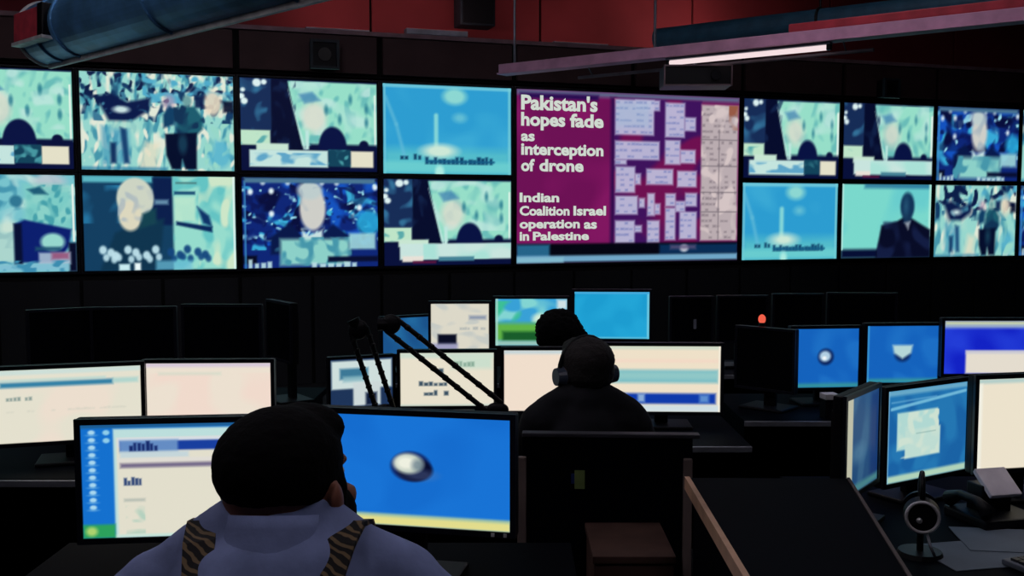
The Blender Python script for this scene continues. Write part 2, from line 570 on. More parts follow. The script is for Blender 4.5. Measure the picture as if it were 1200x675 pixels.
def feed_anchor(c):
    c.rect(0, 0, 1, 1, (14, 38, 118))
    c.noise(0, 0, 1, .75, (20, 82, 190), 16, 14, .45, .75, 51)
    c.noise(0, .1, 1, .8, (56, 170, 215), 10, 10, .62, .82, 52)
    c.noise(0, 0, 1, .6, (8, 14, 60), 12, 12, .6, .8, 53)
    c.noise(0, .06, 1, .7, (150, 215, 232), 5, 5, .72, .9, 54)
    c.noise(0, .1, 1, .8, (10, 20, 80), 6, 6, .6, .85, 57, .8)
    for x, y in ((.15, .05), (.06, .16), (.21, .15), (.21, .4), (.33, .05), (.58, .05), (.69, .05), (.98, .1), (.86, .33)):
        c.ell(x, y, .018, .032, (225, 240, 245), 1, 2)
    c.ell(.93, .5, .09, .14, (40, 165, 215), .9, 5)
    c.poly([(.2, .66), (.34, .5), (.44, .66), (.44, .85), (.2, .85)], (8, 24, 72), 1, 3)
    c.poly([(.56, .66), (.66, .52), (.8, .66), (.8, .85), (.56, .85)], (8, 26, 76), 1, 3)
    c.ell(.51, .34, .095, .25, (206, 206, 200), 1, 3)
    c.ell(.49, .14, .09, .1, (190, 205, 205), 1, 4)
    c.noise(.42, .1, .6, .58, (150, 170, 185), 8, 9, .6, .8, 55, .6)
    c.poly([(.43, .58), (.48, .64), (.58, .58), (.58, .7), (.43, .7)], (200, 225, 225), 1, 3)
    c.rect(.27, .68, .78, .97, (140, 208, 200), 1, 5)
    c.noise(.2, .66, .8, .98, (70, 150, 170), 8, 9, .5, .75, 56)
    c.rect(.78, .62, .98, .8, (160, 215, 220), .9, 3)
    c.rect(0, .86, .1, .95, (6, 10, 36), 1, 2)
    c.rect(.62, .88, 1, .94, (8, 14, 48), 1, 2)
    c.marks(.04, .22, .9, .1, (190, 225, 230), .9, 8, 4, 1)
    c.marks(.5, .86, .92, .08, (190, 225, 230), .9, 9, 6, 1)
    c.line(.02, 0, .02, 1, 2, (60, 140, 200), .8)
    c.rect(.0, .0, 1, .035, (10, 20, 60), 1, 2)
    c.rect(.02, .005, .98, .06, (74, 116, 146), 1, 2)


def feed_speaker(c):
    c.rect(0, 0, 1, 1, (122, 216, 204))
    c.noise(0, 0, 1, 1, (105, 205, 205), 30, 24, .4, .7, 61)
    c.rect(.0, .88, 1, 1, (6, 14, 52), 1, 3)
    c.rect(.25, 0, 1, .05, (24, 92, 140), .9, 4)
    c.line(.99, 0, .99, .7, 3, (175, 235, 220))
    c.line(.01, 0, .01, .88, 2, (180, 235, 225))
    c.poly([(.38, 1), (.44, .56), (.62, .5), (.7, .44), (.78, .46), (.9, .55), (1, .62), (1, 1)], (8, 12, 38), 1, 2)
    c.noise(.4, .5, 1, 1, (24, 36, 78), 12, 14, .55, .8, 62, .7)
    c.ell(.73, .3, .08, .19, (18, 52, 88), 1, 2)
    c.rect(.69, .4, .77, .52, (20, 50, 84), 1, 3)
    c.ell(.715, .3, .025, .1, (40, 88, 120), .8, 4)
    c.poly([(.70, .52), (.745, .62), (.77, .5)], (170, 180, 190), .8, 2)


def feed_front_page(c):
    c.rect(0, 0, 1, 1, (108, 16, 84))
    c.noise(0, 0, .42, .9, (128, 22, 96), 40, 30, .4, .8, 71)
    c.rect(0, 0, 1, .03, (90, 110, 140), .9, 4)
    c.rect(.015, .02, .35, .05, (40, 12, 80), 1, 3)
    c.rect(.405, .03, .425, .9, (46, 10, 74), 1, 4)
    c.rect(.42, .03, .82, .9, (62, 18, 92), 1, 2)
    c.noise(.42, .03, .82, .9, (110, 16, 80), 26, 22, .5, .7, 72)
    lav = (188, 186, 216)
    zb = [(370, 505, 62, 190), (440, 525, 62, 100), (370, 525, 212, 280), (370, 410, 280, 298), (372, 440, 305, 400),
          (440, 460, 330, 370), (480, 575, 312, 370), (590, 660, 318, 378), (372, 450, 412, 480), (455, 475, 420, 455),
          (484, 510, 402, 485), (510, 530, 440, 480), (372, 440, 502, 585), (440, 465, 520, 545), (484, 528, 502, 585),
          (545, 615, 68, 195), (615, 655, 120, 170), (545, 600, 205, 295), (600, 655, 240, 290), (548, 585, 402, 450),
          (620, 662, 400, 450), (548, 585, 455, 575), (600, 662, 470, 572), (585, 620, 430, 470)]
    for i, (x0, x1, y0, y1) in enumerate(zb):
        X0, X1, Y0, Y1 = (x0 - 42) / 773, (x1 - 42) / 773, (y0 - 40) / 615, (y1 - 40) / 615
        c.rect(X0, Y0, X1, Y1, lav, .95, 2)
        k = max(1, int((Y1 - Y0) / .03))
        for j in range(k):
            c.marks(X0 + .004, X1 - .004, Y0 + (j + .3) * (Y1 - Y0) / k, .012, (112, 122, 182), .8, 80 + i * 9 + j,
                    max(2, int((X1 - X0) / .018)), .6)
    c.rect(.43, .05, .58, .2, (150, 190, 215), .35, 6)
    c.rect(.82, .05, .995, .875, (186, 172, 176), 1, 2)
    for j in range(24):
        c.marks(.825, .99, .065 + j * .034, .015, (128, 116, 124), .8, 300 + j, 9, .55)
    c.noise(.82, .05, .995, .875, (212, 196, 196), 8, 9, .6, .8, 142)
    c.noise(.95, .05, .995, .2, (150, 90, 70), 8, 9, .3, .7, 143)
    for y in (.26, .42, .58, .7):
        c.line(.82, y, .995, y, 1.5, (118, 108, 116), .7)
    c.line(.905, .2, .905, .87, 1.5, (120, 110, 118), .7)
    c.rect(0, .885, 1, 1, (3, 4, 16), 1, 2)
    c.rect(.63, .895, 1, .955, (8, 44, 84), 1, 3)
    c.ell(.745, .92, .02, .022, (200, 205, 215), 1, 2)
    c.rect(.68, .9, .8, .925, (90, 80, 120), .8, 3)
    c.rect(.0, .89, .14, .99, (40, 110, 150), .9, 3)
    c.rect(.0, .955, 1, .992, (112, 165, 198), 1, 2)
    c.rect(.0, .965, .2, .995, (130, 185, 205), 1, 2)


# monitor pictures ---------------------------------------------------
def ui_document(c):
    c.rect(0, 0, 1, 1, (228, 224, 206))
    c.noise(0, .2, 1, 1, (236, 222, 206), 40, 30, .4, .7, 5)
    c.rect(0, 0, 1, .07, (205, 222, 215), 1, 2)
    c.rect(.02, .17, .8, .24, (52, 128, 165), 1, 3)
    c.rect(.8, .16, .98, .23, (165, 210, 205), .8, 3)
    c.rect(.02, .13, .75, .16, (180, 215, 210), .8, 2)
    c.marks(.06, .24, .37, .05, (90, 120, 120), .7, 3, 7)
    c.marks(.06, .9, .55, .03, (205, 205, 190), .6, 4, 30)


def ui_blank_page(c):
    c.rect(0, 0, 1, 1, (236, 224, 208))
    c.noise(0, .15, 1, 1, (240, 218, 204), 36, 30, .4, .7, 6)
    c.rect(0, 0, 1, .06, (214, 200, 216), 1, 3)
    c.rect(.1, .14, .6, .18, (206, 218, 200), .7, 3)


def ui_desktop_window(c):
    c.rect(0, 0, 1, 1, (20, 112, 206))
    c.rect(0, 0, 1, .03, (30, 90, 140), 1, 3)
    for i in range(11):
        y = .05 + .066 * i
        c.ell(.05, y + .018, .016, .02, (176, 220, 240), .95, 1)
        c.ell(.05, y + .042, .022, .009, (110, 175, 225), .8, 1)
    for y in (.06, .13):
        c.ell(.118, y + .01, .016, .022, (150, 210, 235), .95, 1)
    c.rect(.15, .04, 1.1, 1, (188, 222, 220), 1, 2)
    c.rect(.165, .12, 1.1, .98, (226, 222, 204), 1, 2)
    c.rect(.17, .12, 1.1, .2, (214, 220, 228), 1, 2)
    c.rect(.18, .15, 1.1, .235, (24, 62, 158), 1, 2)
    c.rect(.18, .14, .45, .25, (120, 160, 205), .8, 3)
    c.marks(.185, .36, .15, .09, (12, 30, 96), .9, 2, 9, .8)
    c.rect(.18, .245, .5, .3, (190, 212, 222), .8, 3)
    c.rect(.17, .30, 1.1, .34, (224, 220, 212), 1, 2)
    c.rect(.18, .345, 1.1, .385, (118, 108, 138), 1, 3)
    c.marks(.195, .3, .46, .08, (30, 56, 110), .95, 12, 6, .8)
    c.rect(.195, .66, .29, .68, (160, 172, 165), .8, 3)
    c.noise(.2, .72, .29, .97, (180, 208, 190), 12, 6, .4, .7, 7)
    c.rect(.15, .975, 1.1, 1, (200, 228, 215), 1, 2)
    c.rect(0, .88, .15, 1, (44, 160, 92), 1, 3)
    c.ell(.04, .94, .026, .04, (170, 210, 110), 1, 4)


def ui_blue_emblem(c):
    c.rect(0, 0, 1, 1, (20, 108, 206))
    c.noise(0, 0, 1, 1, (24, 116, 214), 60, 50, .4, .7, 9, .8)
    c.rect(0, .905, 1, 1, (226, 220, 140), 1, 2)
    c.rect(0, .895, 1, .925, (150, 190, 170), .8, 3)
    c.ell(.515, .455, .1, .135, (16, 40, 104), 1, 3)
    c.ell(.535, .485, .088, .105, (6, 10, 42), 1, 3)
    c.ell(.56, .53, .08, .05, (110, 130, 175), .35, 6)
    c.ell(.503, .43, .074, .092, (188, 200, 188), 1, 4)
    c.ell(.492, .425, .05, .06, (238, 240, 224), 1, 6)
    c.ell(.55, .44, .03, .05, (80, 104, 124), .6, 6)
    c.ell(.14, .5, .03, .03, (16, 90, 190), .8, 3)


def ui_table(c):
    c.rect(0, 0, 1, 1, (232, 224, 204))
    c.rect(0, 0, 1, .1, (200, 220, 205), .8, 3)
    c.rect(.55, .08, .98, .3, (196, 222, 205), .8, 6)
    for j, y in enumerate((.28, .52, .70)):
        c.marks(.2, .52, y, .1, (36, 62, 84), .9, 20 + j, 6, .55 if j == 0 else .9)
    c.marks(.55, .8, .16, .1, (110, 150, 130), .7, 25, 6)
    c.rect(.0, .97, 1, 1, (190, 210, 200), .8, 2)


def ui_panel_small(c):
    c.rect(0, 0, 1, 1, (30, 52, 88))
    c.rect(.02, .04, .98, .62, (206, 222, 220), 1, 2)
    c.rect(.15, .2, .6, .42, (60, 120, 150), 1, 3)
    c.rect(.2, .36, .6, .48, (140, 185, 195), .8, 3)
    c.rect(.36, .5, .8, .98, (205, 216, 216), 1, 2)
    c.rect(.56, .72, .74, .98, (16, 30, 60), 1, 3)


def ui_plain_page(c):
    c.rect(0, 0, 1, 1, (240, 222, 204))
    c.rect(0, 0, 1, .06, (196, 212, 216), 1, 3)


def ui_striped_page(c):
    c.rect(0, 0, 1, 1, (238, 224, 200))
    c.rect(0, 0, 1, .05, (206, 218, 200), 1, 3)
    c.rect(0, .36, .98, .56, (120, 188, 196), .95, 4)
    c.rect(0, .40, .98, .50, (155, 205, 200), .6, 4)
    c.rect(0, .2, .98, .25, (244, 214, 196), .7, 3)
    c.rect(.02, .72, .96, .88, (14, 58, 170), 1, 3)
    c.rect(.28, .73, .34, .85, (170, 200, 225), .8, 3)
    c.rect(.82, .74, .9, .86, (110, 160, 215), .8, 4)
    c.rect(.0, .9, 1, 1, (208, 222, 226), 1, 2)
    c.line(.99, 0, .99, 1, 2, (245, 238, 220))


def ui_blue_plain(c):
    c.rect(0, 0, 1, 1, (26, 82, 138))
    c.noise(0, 0, 1, 1, (34, 104, 158), 24, 24, .4, .8, 14)


def ui_mail(c):
    c.rect(0, 0, 1, 1, (220, 216, 200))
    c.noise(0, 0, 1, 1, (198, 202, 196), 14, 7, .5, .75, 15)
    c.rect(.66, .26, .95, .34, (120, 135, 165), .8, 3)
    c.marks(.5, .95, .5, .06, (150, 160, 165), .7, 16, 10)
    c.rect(.12, .66, .44, .88, (8, 12, 34), 1, 2)
    c.rect(.02, .86, .46, 1, (150, 150, 190), .9, 4)


def ui_meadow(c):
    c.rect(0, 0, 1, 1, (56, 160, 214))
    c.noise(0, 0, 1, .5, (130, 212, 210), 18, 12, .4, .7, 16)
    c.noise(0, .05, .4, .5, (60, 190, 150), 14, 16, .45, .7, 17)
    c.ell(.62, .42, .1, .1, (215, 235, 215), .9, 5)
    c.rect(0, .52, 1, .9, (96, 178, 70), 1, 6)
    c.rect(.1, .7, 1, .9, (24, 92, 42), 1, 4)
    c.rect(0, .9, 1, 1, (150, 195, 185), 1, 3)
    c.rect(.86, .02, 1, .22, (205, 222, 226), 1, 4)
    c.line(.02, 0, .02, 1, 3, (170, 215, 205), .8)


def ui_sky_blue(c):
    c.rect(0, 0, 1, 1, (28, 156, 208))
    c.noise(0, 0, 1, 1, (34, 164, 214), 24, 20, .4, .7, 18)
    c.line(.985, 0, .985, 1, 3, (110, 200, 225))
    c.line(0, .02, 1, .02, 3, (70, 170, 220))
    c.line(0, .98, 1, .98, 2, (90, 190, 220))


def ui_blue_dot(c, shape='dot'):
    c.rect(0, 0, 1, 1, (20, 98, 188))
    c.noise(0, 0, 1, 1, (28, 110, 196), 24, 20, .4, .7, 19)
    c.rect(0, .93, 1, 1, (56, 150, 150), .9, 4)
    c.line(.02, 0, .02, 1, 2, (60, 150, 205))
    if shape == 'dot':
        c.ell(.5, .48, .12, .14, (10, 36, 92), 1, 3)
        c.ell(.49, .47, .085, .09, (176, 206, 226), 1, 3)
        c.ell(.48, .5, .03, .03, (245, 250, 250), 1, 2)
    else:
        c.ell(.5, .5, .11, .13, (10, 40, 96), 1, 4)
        c.poly([(.36, .34), (.64, .34), (.62, .48), (.5, .58), (.38, .48)], (180, 214, 215), 1, 3)


def ui_violet_window(c):
    c.rect(0, 0, 1, 1, (18, 34, 196))
    c.noise(0, 0, 1, 1, (34, 60, 214), 30, 24, .4, .7, 26)
    c.rect(0, 0, 1, .1, (205, 212, 160), 1, 4)
    c.rect(0, .06, 1, .14, (160, 180, 205), .8, 4)
    c.rect(.2, .56, .8, .99, (228, 220, 206), 1, 2)
    c.rect(.2, .56, .8, .62, (196, 196, 212), .8, 2)


def ui_map(c):
    c.rect(0, 0, 1, 1, (36, 118, 178))
    c.noise(0, 0, 1, 1, (26, 98, 164), 24, 24, .4, .7, 27)
    c.rect(0, 0, 1, .06, (120, 180, 205), .8, 3)
    c.line(.05, .2, .98, .1, 4, (120, 190, 220), .9, 2)
    c.line(.05, .13, .6, .12, 2, (90, 160, 205), .9, 2)
    c.rect(.12, .25, .62, .66, (176, 216, 210), 1, 2)
    c.rect(.22, .45, .66, .76, (190, 220, 210), 1, 2)
    c.noise(.14, .26, .64, .75, (205, 225, 210), 10, 8, .4, .7, 28)
    c.line(.36, .5, .6, .5, 1.5, (130, 170, 165), .6)
    c.rect(0, .925, 1, 1, (176, 210, 185), 1, 3)
    c.line(.015, 0, .015, 1, 3, (130, 185, 215), .8)


def ui_cream(c):
    c.rect(0, 0, 1, 1, (236, 226, 204))
    c.rect(0, 0, 1, .05, (180, 205, 200), 1, 3)
    c.rect(0, .05, .04, 1, (240, 238, 225), 1, 3)


def ui_dim_blue(c):
    c.rect(0, 0, 1, 1, (50, 92, 130))
    c.noise(0, 0, 1, 1, (34, 74, 118), 24, 40, .3, .7, 29)
    c.rect(.75, 0, 1, 1, (14, 44, 104), .8, 16)
    c.ell(.4, .6, .2, .1, (78, 120, 150), .7, 12)
    c.rect(0, 0, .2, 1, (186, 186, 164), 1, 3)
    c.rect(0, .92, 1, 1, (70, 128, 134), 1, 6)


def painted(fn, w, h, res=0.8, *a, **k):
    c = Cv(w, h, (0, 0, 0), res)
    fn(c, *a, **k)
    return c


# ------------------------------------------------------------------ room shell
WANG = R(18.9)
WE = Vector((math.cos(WANG), math.sin(WANG), 0))
WN = Vector((math.sin(WANG), -math.cos(WANG), 0))     # towards the room
WO = Vector((0, 10.5, 0))


def wall_pt(u, z, off=0.0):
    return WO + WE * u + WN * off + Vector((0, 0, z))


def on_wall(px, py, off=0.0):
    """(u, z) where the photograph's ray meets the video wall plane moved off metres into the room"""
    d = P(px, py, 1.0) - Vector((0, 0, CAM_H))
    o = WO + WN * off
    t = (o.x * WN.x + o.y * WN.y) / (d.x * WN.x + d.y * WN.y)
    p = d * t
    return (p - o).dot(WE), p.z + CAM_H


def structure(name, mb, m, loc=None, rot=None, label=None):
    o = mb.build(name, m, None, loc, rot)
    o['kind'] = 'structure'
    if label:
        o['label'] = label
    return o


CZ = 4.6
M_FLOOR = mat('dark_carpet', (20, 20, 26), 0.95, scale=40, bump=0.4)
M_CEIL = mat('dark_painted_ceiling', (26, 22, 26), 0.9)
M_RED = mat('red_painted_wall_board', (150, 56, 64), 0.8, vary=0.18, scale=1.2)
M_WALL = mat('dark_grey_wall_paint', (34, 34, 40), 0.9, scale=2)
M_FASC = mat('dark_brown_fascia_board', (78, 56, 58), 0.75, vary=0.15, scale=3)
M_BASEP = mat('black_wall_board', (22, 26, 32), 0.7, vary=0.15, scale=3)
M_LEDGE = mat('grey_mauve_ledge', (150, 120, 130), 0.6)
M_GAP = mat('black_backing', (6, 6, 8), 0.9)

structure('floor', MB().box(-7, 9.5, -3, 16, -0.1, 0), M_FLOOR, label='dark carpeted floor of the control room')
structure('ceiling', MB().box(-7, 9.5, -3, 16, CZ, CZ + 0.1), M_CEIL, label='dark painted ceiling')
structure('wall_left', MB().box(-7.1, -7, -3, 16, 0, CZ), M_WALL, label='dark grey side wall')
structure('wall_right', MB().box(9.5, 9.6, -3, 16, 0, CZ), M_WALL, label='dark grey side wall far right')
structure('wall_front', MB().box(-7, 9.5, -3.1, -3, 0, CZ), M_WALL, label='dark grey wall behind the desks')

# red wall behind and above the video wall, made of upright boards
UB0, UB1 = -7.0, 9.6
wb = structure('wall_back', MB().box(UB0, UB1, 1.05, 1.15, 0, CZ), M_GAP, WO, (0, 0, WANG), 'red boarded wall above the video wall')
u = UB0
while u < UB1 - 0.1:
    u2 = min(u + 1.92, UB1)
    MB().box(u + 0.012, u2 - 0.012, 1.01, 1.05, 2.2, CZ, 0.006).build('panel', M_RED, wb)
    u = u2

# columns of the video wall (edges measured along the wall)
UE = [on_wall(x, 205)[0] for x in (-112, 91.5, 279, 446, 602.5, 868.5, 985.5, 1095, 1195, 1300)]
ZT = on_wall(600, 100.5)[1]
ZB = on_wall(600, 312.5)[1]
ZM = on_wall(600, 208)[1]
ZF = on_wall(400, 37.5)[1]

# fascia boards over the video wall, with a ledge along their top
fas = structure('trim_1', MB().box(UE[0], UE[-1], -0.05, 0.9, ZF - 0.03, ZF + 0.01), M_LEDGE, WO, (0, 0, WANG),
                'pale ledge along the top of the dark boards over the video wall')
for a, b in zip(UE, UE[1:]):
    k = 2 if b - a > 2 else 1
    for i in range(k):
        x0, x1 = a + (b - a) * i / k, a + (b - a) * (i + 1) / k
        MB().box(x0 + 0.03, x1 - 0.03, -0.02, 0.03, ZT + 0.05, ZF - 0.035, 0.004).build('panel', M_FASC, fas)
MB().box(UE[0], UE[-1], 0.03, 0.06, ZT + 0.02, ZF - 0.03).build('backing_board', M_GAP, fas)
# black boards below
base = structure('wall_lower', MB().box(UE[0], UE[-1], 0.03, 0.09, 0, ZB - 0.02), M_GAP, WO, (0, 0, WANG),
                 'black boarded wall below the video wall')
for a, b in zip(UE, UE[1:]):
    k = 4 if b - a > 2 else 2
    for i in range(k):
        x0, x1 = a + (b - a) * i / k, a + (b - a) * (i + 1) / k
        MB().box(x0 + 0.015, x1 - 0.015, -0.01, 0.03, 0.0, ZB - 0.06, 0.004).build('panel', M_BASEP, base)

# ------------------------------------------------------------------ video wall
VG = 'displays of the big video wall'
M_TEXT = glow('headline_letters', (222, 232, 222), 0.85)


def letters(body, x0, x1, z0, z1, y, parent, m, name, bold=0.012):
    """flat lettering fitted to a box in the XZ plane"""
    cu = bpy.data.curves.new('t', 'FONT')
    cu.body = body
    cu.size = 1.0
    cu.extrude = 0.0
    cu.offset = bold
    cu.resolution_u = 3
    o = bpy.data.objects.new('t', cu)
    COL.objects.link(o)
    dg = bpy.context.evaluated_depsgraph_get()
    me = bpy.data.meshes.new_from_object(o.evaluated_get(dg))
    bpy.data.objects.remove(o)
    n = len(me.vertices)
    co = np.empty(n * 3, np.float32)
    me.vertices.foreach_get('co', co)
    co = co.reshape(-1, 3)
    a, b = co.min(0), co.max(0)
    X = x0 + (co[:, 0] - a[0]) / (b[0] - a[0]) * (x1 - x0)
    Z = z0 + (co[:, 1] - a[1]) / (b[1] - a[1]) * (z1 - z0)
    me.vertices.foreach_set('co', np.stack([X, np.full(n, y), Z], -1).astype(np.float32).ravel())
    me.update()
    me.materials.clear()
    me.materials.append(m)
    me.name = name
    return link(name, me, None, parent)


def display(u0, u1, z0, z1, fn, label, margins=(.03, .03, .026, .026), res=0.8, kw=None, name='video_wall_display'):
    w, h = u1 - u0, z1 - z0
    t = empty(name, wall_pt((u0 + u1) / 2, z0), WANG, label, 'display', VG)
    MB().box(-w / 2 + .004, w / 2 - .004, .02, .42, 0.004, h - .004, .004).build('housing', M_BLACK, t)
    f = MB().ring_frame(w - .006, h - .006, .014, -.004, .02)
    f.build('bezel', M_BEZEL, t, (0, 0, h / 2))
    l, r, tp, bt = margins
    sw, sh = w - l - r, h - tp - bt
    cx, cz = (l - r) / 2, bt + sh / 2
    wp = abs(P_px(u0) - P_px(u1))
    c = painted(fn, max(90, wp), max(70, wp * sh / sw), res, **(kw or {}))
    s = link('screen', c.mesh(sw, sh, 'screen'), M_SCREEN, t, (cx, .008, cz))
    return t, s, sw, sh


def P_px(u):
    p = wall_pt(u, CAM_H)
    return 600 + FPX * p.x / p.y


T, B = ZT, ZB
display(UE[0], UE[1], ZM, T, feed_debate, 'upper video wall display under the duct end, pale mint picture over a dark dome',
        kw={'ticker': 'box'})
display(UE[0], UE[1], B, ZM, feed_desk, 'lower video wall display under the duct end, teal picture over dark blue shoulders')
display(UE[1], UE[2], ZM, T, feed_crowd, 'video wall display of a bright street crowd, above the bearded man picture')
display(UE[1], UE[2], B, ZM, feed_portrait, 'video wall display of a pale bearded head in profile with white captions')
display(UE[2], UE[3], ZM, T, feed_debate, 'video wall display of a dark figure above the blue picture of a pale-haired man',
        kw={'ticker': 'box'}, margins=(.03, .03, .026, .035))
display(UE[2], UE[3], B, ZM, feed_anchor, 'video wall display of a pale-haired man before blue lights, below a dark figure')
display(UE[3], UE[4], ZM, T, feed_tower, 'blue tower video wall display touching the magenta page, above a dark figure picture')
display(UE[3], UE[4], B, ZM, feed_debate, 'video wall display of a dark figure and white caption bar, below a blue tower picture',
        kw={'ticker': 'wide'})
big, bs, bw, bh = display(UE[4], UE[5], B, T, feed_front_page,
                          'large magenta news page display with headline on drone interception', res=1.0)
display(UE[5], UE[6], ZM, T, feed_debate, 'video wall display of a dark figure, directly above a blue tower picture',
        kw={'ticker': 'box'})
display(UE[5], UE[6], B, ZM, feed_tower, 'blue video wall display of a pale tower, below a dark figure picture')
display(UE[6], UE[7], ZM, T, feed_debate, 'video wall display of a dark figure, above the man in a dark suit',
        kw={'ticker': 'wide'})
display(UE[6], UE[7], B, ZM, feed_speaker, 'video wall display of a man in a dark suit on pale green')
display(UE[7], UE[8], ZM, T, feed_anchor, 'small blue video wall display of a pale-haired man, above a street crowd')
display(UE[7], UE[8], B, ZM, feed_crowd, 'video wall display of a street crowd, below a blue picture of a pale-haired man')
display(UE[8], UE[9], ZM, T, feed_crowd, 'upper display of the last video wall column, mostly cut off, street crowd')
display(UE[8], UE[9], B, ZM, feed_anchor, 'lower display of the last video wall column, mostly cut off, blue lights')


def headline(txt, x0, x1, y0, y1, bold=.036):
    letters(txt, -bw / 2 + x0 * bw, -bw / 2 + x1 * bw, bh / 2 - y1 * bh, bh / 2 - y0 * bh, -.004, bs, M_TEXT, 'headline_text', bold)


headline("Pakistan's", .018, .345, .028, .118)
headline('hopes', .018, .205, .130, .232)
headline('fade', .225, .372, .130, .210)
headline('as', .018, .075, .252, .296)
headline('interception', .018, .372, .308, .395)
headline('of', .018, .075, .396, .468)
headline('drone', .095, .285, .396, .468)
headline('Indian', .012, .18, .590, .645)
headline('Coalition', .012, .225, .665, .722)
headline('Israel', .242, .385, .665, .722)
headline('operation', .012, .27, .745, .812)
headline('as', .288, .345, .760, .800)
headline('in', .012, .052, .815, .866)
headline('Palestine', .068, .31, .815, .866)

# ------------------------------------------------------------------ overhead: duct, beam, pipe, lamps, boxes
BD = Vector((0.8, -0.6, 0))                   # run of the overhead services
BANG = math.atan2(BD.y, BD.x)
M_DUCT = mat('galvanised_duct_steel', (96, 158, 212), 0.38, 0.25, vary=0.35, scale=4, bump=0.15)
M_SEAM = mat('bright_duct_seam', (232, 234, 238), 0.5, 0.0)
M_REDP = mat('red_painted_cap', (235, 80, 98), 0.6)
M_PIPE = mat('dark_teal_pipe', (44, 84, 108), 0.6)
M_BEAM = mat('mauve_painted_beam', (205, 152, 184), 0.6, vary=0.15)

# duct: local x along its run
d0 = P(58, 40, 8.0)
duct = empty('ventilation_duct', d0, math.atan2(-.7, .714), 'round silver ventilation duct with a red square hatch at its end', 'duct')
L, rd = 7.2, 0.235
MB().cone((0.30, 0, 0), (L, 0, 0), rd, rd, 40).build('duct_tube', M_DUCT, duct, smooth=False)
MB().cone((-0.02, 0, 0), (0.30, 0, 0), rd * 1.0, rd * 1.04, 40).build('end_section', M_DUCT, duct)
MB().torus((-0.02, 0, 0), rd, .018, Matrix.Rotation(R(90), 3, 'Y'), 40).build('end_flange', M_SEAM, duct, smooth=True)
for x in (0.30, 0.62, 2.0, 3.4):
    MB().torus((x, 0, 0), rd * 1.01, .012, Matrix.Rotation(R(90), 3, 'Y'), 40).build('joint_band', M_DUCT, duct, smooth=True)
MB().box(0.03, L, -.03, .0, -rd - .032, -rd + .01).build('seam_highlight', M_SEAM, duct)  # pale strip paints the highlight along the duct's lower edge
tl = Matrix.Rotation(R(-2), 4, 'X')
hat = MB().box(0.0, 0.46, -rd - .03, -rd + .05, -.105, .105, .01, tl).build('hatch', M_REDP, duct)
MB().box(0.47, 0.56, -rd - .04, -rd + .05, -.12, .12, .01, tl).build('hatch_shadow', M_BLACK, hat)  # black slab paints the shadow to the right of the hatch
MB().box(-0.02, 0.56, -rd - .04, -rd + .05, -.135, -.108, .004, tl).build('hatch_sill', M_SEAM, hat)
for x in (1.2, 4.2):
    MB().cone((x, 0, rd * .9), (x, 0, CZ - d0.z), .012, .012, 8).build('hanger_rod', M_METAL, duct)

# suspended lighting beam
b0 = P(588, 84, 9.4)
beam = empty('suspended_beam', b0, BANG, 'long mauve suspended beam on rods carrying a fluorescent lamp', 'beam')
LB = 8.0
MB().box(0, LB, -.05, .05, -.02, .06, .006).build('beam_body', M_BEAM, beam)
MB().box(0, LB, -.075, .075, -.032, -.02).build('lower_flange', M_BEAM, beam)
MB().box(4.0 * 0 + (930 - 600) / FPX * b0.y / (BD.x - (930 - 600) / FPX * BD.y), LB, .05, .16, .075, .14, .01).build(
    'cable_tray', mat('dull_red_tray', (165, 48, 62), .6), beam)
MB().cone((.75, .12, -.10), (3.3, .12, -.10), .014, .014, 10).build('conduit', mat('grey_conduit', (120, 112, 122), .5), beam)
for x in (.9, 3.1):
    MB().cone((x, .12, -.10), (x, .04, -.02), .006, .006, 6).build('conduit_clip', M_METAL, beam)
for px in (603, 765, 1330):
    t = (px - 600) / FPX
    s = (t * b0.y - b0.x) / (BD.x - t * BD.y)
    MB().cone((s, 0, .05), (s, 0, CZ - b0.z), .012, .012, 8).build('hanger_rod', M_METAL, beam)


def s_at(px, base):
    t = (px - 600) / FPX
    return (t * base.y - base.x) / (BD.x - t * BD.y)


s0, s1 = s_at(783, b0), s_at(964, b0)
lamp = empty('fluorescent_light', b0 + BD * s0 + Vector((0, 0, -.033)), BANG,
             'slim lit fluorescent tube under the mauve suspended beam', 'lamp')
MB().box(-.03, s1 - s0 + .03, -.03, .03, -.018, 0, .003).build('lamp_housing', M_METAL, lamp)
MB().cone((0, 0, -.038), (s1 - s0, 0, -.038), .02, .02, 14).build('tube', glow('tube_light', (246, 224, 226), 1.0), lamp)
MB().box(-.03, 0, -.02, .02, -.058, -.016, .003).box(s1 - s0, s1 - s0 + .03, -.02, .02, -.058, -.016, .003).build('end_cap', M_BLACK, lamp)

p0 = P(770, 46, 10.0)
pipe = empty('dark_pipe', p0, BANG, 'dark teal service pipe running above the mauve beam', 'pipe')
MB().cone((0, 0, 0), (8, 0, 0), .1, .1, 24).build('pipe_tube', M_PIPE, pipe, smooth=False)
for x in (1.6, 3.1, 5):
    MB().torus((x, 0, 0), .105, .014, Matrix.Rotation(R(90), 3, 'Y'), 24).build('clamp', M_BLACK, pipe)
    MB().cone((x, 0, .1), (x, 0, CZ - p0.z), .01, .01, 8).build('hanger_rod', M_BLACK, pipe)

